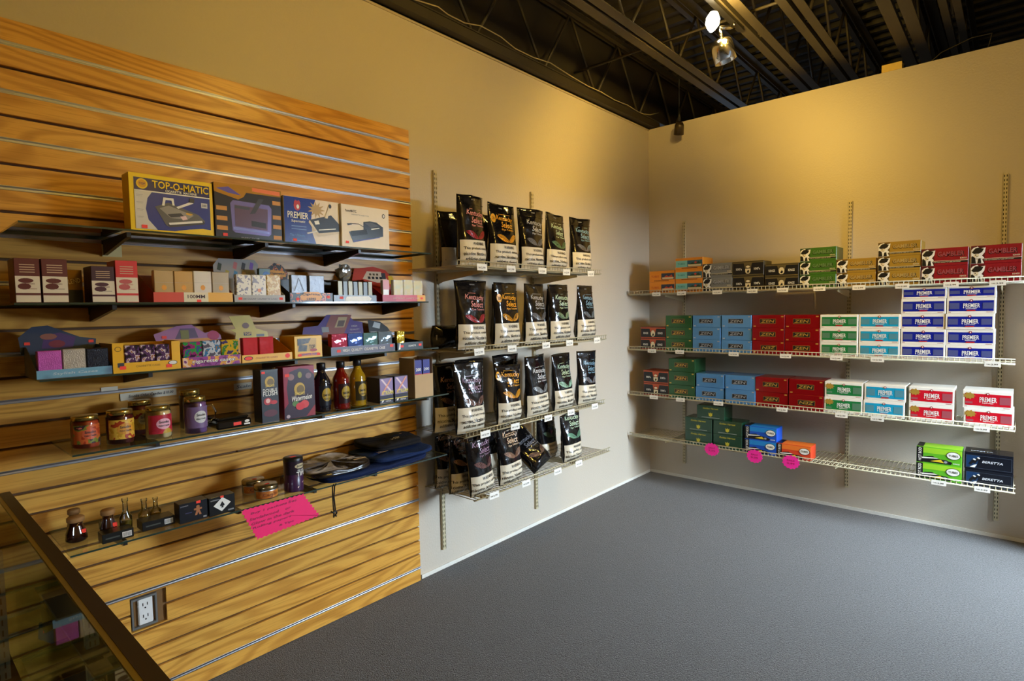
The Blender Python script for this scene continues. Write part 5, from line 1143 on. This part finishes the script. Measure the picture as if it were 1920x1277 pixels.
def bottle(x, y, body, neckc, label):
    t = empty('drink_bottle', (x, y, z), label=label, cat='bottle', group='three drink bottles on the fourth glass shelf')
    b = MB(); b.lathe([(.028, .001), (.034, .003), (.035, .010), (.033, .016), (.035, .022), (.0355, .118), (.034, .122), (.035, .127), (.031, .140), (.020, .158), (.0155, .172), (.0150, .182)], body, n=28); b.build('glass_body', t)
    b = MB(); b.lathe([(.0165, .178), (.0180, .179), (.0180, .202), (.0165, .204), (.001, .204)], I_BLK, n=20, closed=False); b.build('screw_cap', t)
    r = .0358; b = MB(lambda u, v, l: ((r+l)*math.sin(u/r), -(r+l)*math.cos(u/r), v)); b.grid(-.030, .034, .028, .112, 10, 1, neckc, 1)
    for k in range(10):
        a, a2 = PI*k/10, PI*(k+1)/10; b.P([(.004+.022*math.cos(a), .074+.028*math.sin(a)), (.004+.022*math.cos(a2), .074+.028*math.sin(a2)), (.004+.022*math.cos(a2), .074-.028*math.sin(a2)), (.004+.022*math.cos(a), .074-.028*math.sin(a))], ink((176, 146, 44)), 2)
    b.T('SMOKE', .004, .072, .010, I_BLK, 3, w=.036); b.T('DETOX', .004, .056, .007, I_BLK, 3, w=.030); b.build('wrap_label', t)
    return t
gl = lambda n, c: mat(n, c, .06, 0, .8)
bottle(-3.376, -.275, gl('dark_drink', (14, 16, 28)), ink((22, 24, 34), .3), 'drink bottle with near black liquid, left of three')
bottle(-3.291, -.285, gl('red_drink', (112, 14, 10)), ink((44, 16, 20), .3), 'drink bottle with red liquid, middle of three')
bottle(-3.202, -.275, gl('amber_drink', (160, 124, 14)), ink((52, 44, 20), .3), 'drink bottle with amber yellow liquid, right of three')
def d_x(b, w, h):
    b.R(-w/2+.002, w/2-.002, h*.30, h-.003, ink((150, 130, 180), .3), 1); b.P([(-w*.42, h*.95), (-w*.28, h*.95), (w*.42, h*.42), (w*.30, h*.40)], ink((232, 210, 220)), 2); b.P([(w*.42, h*.95), (w*.30, h*.95), (-w*.40, h*.36), (-w*.28, h*.36)], ink((236, 160, 130)), 3)
    b.T('XTREAM', .004, h*.40, .017, ink((240, 226, 110)), 4, w=w*.86); b.R(-w/2+.001, w/2-.001, h*.12, h*.15, ink((240, 214, 80)), 2); b.P([(-w*.40, .004), (-w*.28, .004), (-w*.20, h*.11), (-w*.34, h*.11)], I_W, 2); b.T('DETOX', w*.12, h*.06, .006, I_W, 2, w=w*.4)
bx('capsule_box', -3.114, -3.040, -.313, z, .114, .10, ink((44, 42, 60), .3), d_x, 'small dark box with violet X front, left of the pair', 'box')
bx('capsule_box', -3.036, -2.960, -.319, z, .116, .10, ink((44, 42, 60), .3), d_x, 'small dark box with violet X front, right of the pair', 'box')
cb = empty('cardboard_dispenser', (-2.864, -.322, z), label='open brown cardboard dispenser at the right end of the fourth shelf', cat='box')
b = MB(); b.box(-.056, .056, 0, .0015, 0, .110, I_CARD); b.build('front_panel', cb)
for s in (-1, 1):
    b = MB(); b.box(s*.056-(.0015 if s > 0 else 0), s*.056+(.0015 if s < 0 else 0), .0015, .115, 0, .188, I_CARD); b.build('side_panel', cb)
b = MB(); b.box(-.056, .056, .115, .1165, 0, .188, I_CARD); b.build('back_panel', cb)
b = MB(); b.box(-.0545, .0545, .0015, .115, 0, .0012, I_CARD); b.build('base', cb)
def d_pk(b, w, h):
    b.R(-w/2+.001, w/2-.001, h*.50, h-.002, ink((40, 40, 140)), 1); b.T('200', 0, h*.74, .014, I_W, 2, w=w*.7); b.R(-w/2+.001, w/2-.001, h*.58, h*.62, ink((220, 30, 70)), 2); b.P([(-w*.3, h*.1), (w*.3, h*.1), (w*.25, h*.50), (-w*.25, h*.50)], I_W, 1)
for k, x_ in enumerate((-2.890, -2.840)):
    bx('filter_bag', x_-.022, x_+.022, -.312, z+.0015, .178, .05, ink((60, 50, 120), .3), d_pk, 'blue and red packet standing in the cardboard dispenser, %s' % ('left', 'right')[k], 'packet', 'packets in the cardboard dispenser')
def strip(name, x, zc, w, h, txt, label):
    b = MB(); b.box(-w/2, w/2, 0, .0012, 0, h, ink((222, 210, 186), .6)); 
    if txt: b.T(txt, w*.04, h*.5, h*.45, I_DGREY, 1, w=w*.8, slant=.2)
    return b.build(name, None, (x, -.0245, zc), 0, label=label, cat='paper strip')
strip('paper_strip', -3.937, 1.182, .184, .026, 'Smoke Odor Candles $10.00', 'long pale paper strip with handwriting on the slatwall above the candles')
strip('paper_strip', -3.592, 1.172, .074, .028, 'Scale', 'short pale paper strip on the slatwall left of the tall drink box')
strip('paper_strip', -4.060, 1.223, .05, .014, None, 'tiny white paper scrap on the slatwall under the yellow tray')

# lowest shelf
z = GT[5]
def jug(x, y, r, h, body, capc, label, sticker_=True, wood=True):
    t = empty('incense_jar', (x, y, z), label=label, cat='jar', group='small brown jars on the lowest glass shelf')
    b = MB(); b.lathe([(r*.9, 0), (r, .004), (r*.92, h*.35), (r*.66, h*.62), (r*.60, h*.82)], body, n=20); b.build('body', t)
    b = MB(); b.lathe([(r*.74, h*.80), (r*.80, h*.83), (r*.80, h*.97), (r*.70, h), (.001, h)], capc, n=20, closed=False); b.build('stopper', t)
    if sticker_:
        b = MB(); b.fn = lambda u, v, l: (u, -r*.8-l, v); b.R(r*.3, r*.3+.012, h*.34, h*.50, I_STK, 1); b.build('price_sticker', t)
    return t
brn = gl('brown_glass', (48, 20, 10)); crk = mat('cork', (150, 108, 60), .7)
jug(-4.212, -.195, .030, .078, brn, crk, 'squat dark brown jar, frontmost at the left end'); jug(-4.200, -.110, .022, .080, brn, crk, 'small dark brown jar behind the squat one'); jug(-4.132, -.225, .025, .086, brn, crk, 'dark brown jar standing behind the long black box')
def d_bar(b, w, h): b.R(w/2-.032, w/2-.006, .006, h-.007, I_W, 1); [b.R(w/2-.030+.0026*k, w/2-.029+.0026*k, .008, h-.009, I_BLK, 2) for k in range(9)]; b.R(-w*.4, w*.05, h*.4, h*.55, ink((70, 74, 70)), 1)
bx('flat_box', -4.168, -4.082, -.305, z, .030, .05, ink((22, 24, 24), .3), d_bar, 'flat black box with barcode, left one on the lowest shelf', 'box')
bx('flat_box', -4.052, -3.954, -.285, z, .030, .06, ink((22, 22, 24), .3), d_bar, 'flat black box with barcode, right one on the lowest shelf', 'box')
def vial(x, y, r, h, label, liq):
    t = empty('glass_vial', (x, y, z), label=label, cat='bottle', group='small clear bottles on the lowest glass shelf')
    b = MB(); b.lathe([(r*.8, .001), (r, .004), (r, h*.45), (r*.45, h*.62), (r*.40, h*.90), (r*.52, h*.92), (r*.52, h)], M_CLEARJAR, n=20, closed=False); b.build('glass_body', t)
    b = MB(); b.lathe([(r*.7, .002), (r*.9, .004), (r*.9, h*.34)], liq, n=16); b.build('contents', t)
    return t
gold = mat('gold_flakes', (206, 164, 60), .25, .6); ol = gl('olive_oil', (120, 100, 30))
vial(-4.085, -.235, .018, .112, 'slim clear bottle with olive liquid behind the left black box', ol)
vial(-4.025, -.215, .019, .090, 'round clear bottle with gold contents, beside the right black box', gold); vial(-3.985, -.195, .016, .080, 'thin clear bottle with gold contents, right of the pair', gold)
def gb(label, x, y): 
    b = MB(); b.lathe([(.001, .0), (.012, .004), (.016, .014), (.012, .026), (.001, .030)], M_CLEARJAR, n=14, closed=False); return b
def d_gin(b, w, h):
    b.T('premium', -w*.32, h*.86, .006, ink((150, 150, 160)), 1, w=.024); c = ink((170, 110, 70)); cx, cy = .014, h*.48
    b.E(cx, cy+.014, .006, .006, c, 1, 10); b.P([(cx-.013, cy+.010), (cx+.013, cy+.010), (cx+.013, cy+.004), (cx+.005, cy+.003), (cx+.011, cy-.014), (cx+.004, cy-.015), (cx, cy-.004), (cx-.004, cy-.015), (cx-.011, cy-.014), (cx-.005, cy+.003), (cx-.013, cy+.004)], c, 1); b.R(-w*.30, -.006, cy-.002, cy+.001, ink((60, 60, 100)), 1); sticker(b, .016, h*.93, 2); b.R(w*.33, w*.45, .004, .010, I_GREY, 1)
bx('gingerbread_box', -3.948, -3.857, -.312, z, .068, .05, ink((24, 26, 34), .3), d_gin, 'black box with gingerbread man figure on the lowest shelf', 'box')
def d_sp(b, w, h):
    c = .024; b.P([(-c*1.25, h*.52), (-c*.1, h*.52-c*1.0), (c*1.25, h*.56), (c*.05, h*.52+c*1.1)], I_W, 1)
    b.P([(0, h*.52+.012), (.008, h*.52-.001), (.006, h*.52-.006), (.002, h*.52-.004), (.004, h*.52-.011), (-.004, h*.52-.011), (-.002, h*.52-.004), (-.006, h*.52-.006), (-.008, h*.52-.001)], I_BLK, 2)
    b.R(-w*.44, -w*.10, h*.80, h*.86, ink((120, 120, 124)), 1); b.R(w*.22, w*.44, h*.10, h*.18, I_GREY, 1); sticker(b, .0, h*.95, 2, .8)
bx('playing_card_box', -3.854, -3.765, -.318, z, .066, .05, ink((20, 20, 22), .3), d_sp, 'black box with tilted ace of spades card on the lowest shelf', 'box')
def tin(x, y, label):
    t = empty('candle_tin', (x, y, z), label=label, cat='tin', group='two candle tins on the lowest glass shelf')
    r = .042; b = MB(); b.lathe([(r*.95, 0), (r, .003), (r, .034), (r*.97, .037)], M_ALU, n=30); b.build('tin_body', t)
    b = MB(); b.lathe([(r*1.02, .034), (r*1.03, .036), (r*1.03, .048), (r*.98, .051), (.001, .050)], mat('tin_lid', (150, 132, 96), .22, .9), n=30, closed=False); b.E(0, 0, .012, .012, I_STK); b.f.pop(); b.mi.pop(); b.sm.pop(); b.fn = lambda u, v, l: (u, v, .051+l); b.R(-.006, .012, -.010, .0, I_STK, 1); b.build('lid', t)
    b = MB(lambda u, v, l: ((r*1.006+l)*math.sin(u/r), -(r*1.006+l)*math.cos(u/r), v)); b.grid(-r*1.4, r*1.4, .004, .031, 18, 1, spectral('tin_label', [(0, (190, 110, 40)), (.5, (206, 140, 60)), (.6, (150, 80, 30))], nscale=80), 1); b.T('Candle', 0, .018, .012, ink((120, 60, 20)), 2, w=.06); b.build('paper_label', t)
tin(-3.622, -.15, 'copper labelled candle tin, rear one'); tin(-3.620, -.255, 'copper labelled candle tin, front one')
tb = empty('tips_tube', (-3.508, -.262, z), label='purple and black cylinder tub reading TIPS on the lowest shelf', cat='tub')
r = .037; b = MB(); b.lathe([(r, 0), (r, .004), (r, .128)], ink((62, 30, 70), .3), n=28); b.build('tub', tb)
b = MB(); b.lathe([(r*1.03, .122), (r*1.03, .134), (r*.98, .136), (.001, .136)], I_BLK, n=28, closed=False); b.fn = lambda u, v, l: (u, v, .136+l); b.R(-.012, .012, -.010, .008, I_STK, 1); b.build('lid', tb)
b = MB(lambda u, v, l: ((r*1.004+l)*math.sin(u/r), -(r*1.004+l)*math.cos(u/r), v)); b.grid(-r*1.3, r*1.3, .070, .121, 14, 1, ink((44, 30, 44), .3), 1)
for k in range(10):
    a, a2 = PI*k/10, PI*(k+1)/10; b.P([(.012+.024*math.cos(a), .103+.010*math.sin(a)), (.012+.024*math.cos(a2), .103+.010*math.sin(a2)), (.012+.024*math.cos(a2), .103-.010*math.sin(a2)), (.012+.024*math.cos(a), .103-.010*math.sin(a))], ink((200, 186, 150)), 2)
b.T('Jewel', .012, .103, .011, I_BLK, 3, w=.036); b.T('TIPS', .014, .072, .018, I_W, 3, w=.040); b.T('FILTER', .014, .086, .006, I_W, 3, w=.03); b.P([(-.004, .018), (.026, .038), (.027, .036), (-.002, .015)], ink((230, 200, 190)), 3); b.build('wrap_label', tb)

# folded shirts
def cloth(name, x0, x1, y0, y1, z, h, mt, label, seed, layers=2, cat='shirt', group=None, art=None, rz=0.0, lumps=.010):
    cx, cy = (x0+x1)/2, (y0+y1)/2; w, d = x1-x0, y1-y0; n, m_ = 30, 24; b = MB(); vs = []
    ex = 5.0; off = Vector((seed*5.1, 0, 0))
    def rim(t): # superellipse outline
        c, s_ = math.cos(t), math.sin(t); k = (abs(c)**ex+abs(s_)**ex)**(-1/ex); return c*k*w/2, s_*k*d/2
    rows = [(0, .90), (.10, .985), (.30, 1.0), (.46, .985), (.50, .955), (.54, .985), (.70, 1.0), (.90, .975), (1.0, .90), (1.0, .6), (1.0, .3)]
    for (q, k) in rows:
        for i in range(n*2):
            px, py = rim(2*PI*i/(n*2)); nz = noise.noise(Vector((px*9, py*9, q*1.5))+off)
            kk = k+.03*noise.noise(Vector((px*14, py*14, q*5))+off)*(1 if q < 1 else 0); zz = h*q+(nz*lumps*(.3+q) if q > 0 else 0)+(.006*noise.noise(Vector((px*30, py*30, 3))+off) if q >= 1 else 0)
            vs.append((px*kk, py*kk, max(.0004, zz)))
    N = 2*n; fs = [(j*N+i, j*N+(i+1) % N, (j+1)*N+(i+1) % N, (j+1)*N+i) for j in range(len(rows)-1) for i in range(N)]
    vs.append((0, 0, h+.002)); c_ = len(vs)-1; L = (len(rows)-1)*N; fs += [(L+i, L+(i+1) % N, c_) for i in range(N)]; fs.append(tuple(reversed(range(N))))
    b.add(vs, fs, mt, True); o = b.build(name, None, (cx, cy, z), rz, label=label, cat=cat, group=group)
    if art:
        b = MB(lambda u, v, l: (u, v, h+.012+l)); art(b); b.build('chest_print', o)
    return o
def fabric(n, c):
    return mat(n, c, .85, 0, 0, grain=.12, bump=.25, bscale=120, spec=.2)
navy = fabric('navy_cotton', (22, 36, 72)); blackc = fabric('black_cotton', (26, 24, 26)); tan_p = ink((216, 186, 130), .4)
cloth('folded_shirt', -3.40, -2.83, -.336, -.055, z+.0005, .024, navy, 'lowest folded navy shirt of the pile on the glass shelf', 3, group='folded shirts')
cloth('folded_shirt', -3.15, -2.80, -.334, -.050, z+.033, .024, fabric('navy_cotton_b', (26, 44, 84)), 'upper folded navy shirt of the pile on the glass shelf', 5, group='folded shirts', art=lambda b: (b.T('LOGO', -.10, -.065, .012, tan_p, 1, w=.05), b.P([(-.13, -.08), (-.07, -.072), (-.072, -.078), (-.128, -.084)], tan_p, 1)))
cloth('folded_shirt', -3.10, -2.82, -.270, -.030, z+.067, .030, blackc, 'folded black shirt with tan emblem on top of the navy shirts', 9, group='folded shirts', art=lambda b: (b.T('JOB', -.02, -.085, .020, tan_p, 1, w=.05), b.E(.004, -.062, .018, .007, tan_p, 1, 12), b.E(.004, -.063, .013, .004, blackc, 2, 12), b.R(.055, .070, -.02, -.015, ink((220, 150, 110)), 1)))
M_BAGF = mat('brown_film_bag', (34, 27, 24), .2, .0, .5, bump=.7, bscale=16)
cloth('drawstring_bag', -3.445, -3.16, -.335, -.060, z+.031, .032, M_BAGF, 'black drawstring bag in shiny brown film left of the shirts', 14, cat='bag', lumps=.012, art=lambda b: (b.R(.05, .11, -.112, -.098, tan_p, 1), b.T('1.25', .08, -.105, .008, I_DGREY, 2), b.star(.05, -.075, .008, .016, 6, ink((120, 100, 60)), 1)))
b = MB()
for dx in (0, .010): b.tube([(dx-.006, -.02, .010), (dx-.006, -.006-.002, -.004), (dx*.6-.004, -.004, -.05), (dx*.8-.002, -.004, -.10), (dx*.5, -.004, -.112)], .0028, I_BLK, 6)
b.tube([(-.014, -.004, -.106), (-.004, -.006, -.114), (.006, -.004, -.108), (.012, -.005, -.118), (.004, -.004, -.126), (.010, -.004, -.132)], .004, I_BLK, 6); b.tube([(.0, -.004, -.11), (-.002, -.004, -.134)], .0035, I_BLK, 6)
b.build('drawstring', None, (-3.378, -.336, z), 0, label='knotted black drawstring hanging from the lowest glass shelf', cat='cord')

# pink handwritten sign hanging at the front of the lowest shelf
b = MB(); A, B_, C_, D_ = (-.1235, .0), (.1265, .0), (.196, -.110), (-.066, -.128); pts = []
def zig(p, q, n, s):
    for k in range(n):
        for (f_, o_) in ((k/n, 0), ((k+.5)/n, s)):
            x_, z_ = p[0]+(q[0]-p[0])*f_, p[1]+(q[1]-p[1])*f_; L = math.hypot(q[0]-p[0], q[1]-p[1]); nx, nz_ = (q[1]-p[1])/L, -(q[0]-p[0])/L
            pts.append((x_-nx*o_, z_-nz_*o_))
zig(A, B_, 13, -.004); zig(B_, C_, 8, -.007); zig(C_, D_, 14, -.005); zig(D_, A, 8, -.006)
N = len(pts); PK = mat('neon_pink_card', (255, 22, 110), .55)
b.add([(p[0], 0, p[1]) for p in pts]+[(p[0], .001, p[1]) for p in pts], [tuple(range(N)), tuple(reversed(range(N, 2*N)))]+[(i, N+i, N+(i+1) % N, (i+1) % N) for i in range(N)], PK)
sg = b.build('pink_sign', None, (-3.632, -.3345, z-.001), 0, label='neon pink zigzag-edged handwritten sign hanging off the lowest glass shelf', cat='sign')
b = MB(); pen = ink((150, 20, 70), .6)
for s, cu, cv, w_ in (('Buy 1 pack', -.03, -.022, .11), ('one free', .06, -.018, .07), ('Sandalwood    or', -.01, -.042, .16), ('Glow in the dark', .0, -.060, .17), ('Rolling papers', -.005, -.078, .15), ('& Tips', .05, -.098, .06)):
    b.T(s, cu, cv, .010, pen, 1, w=w_, slant=.3, rot=.03)
b.build('handwriting', sg)
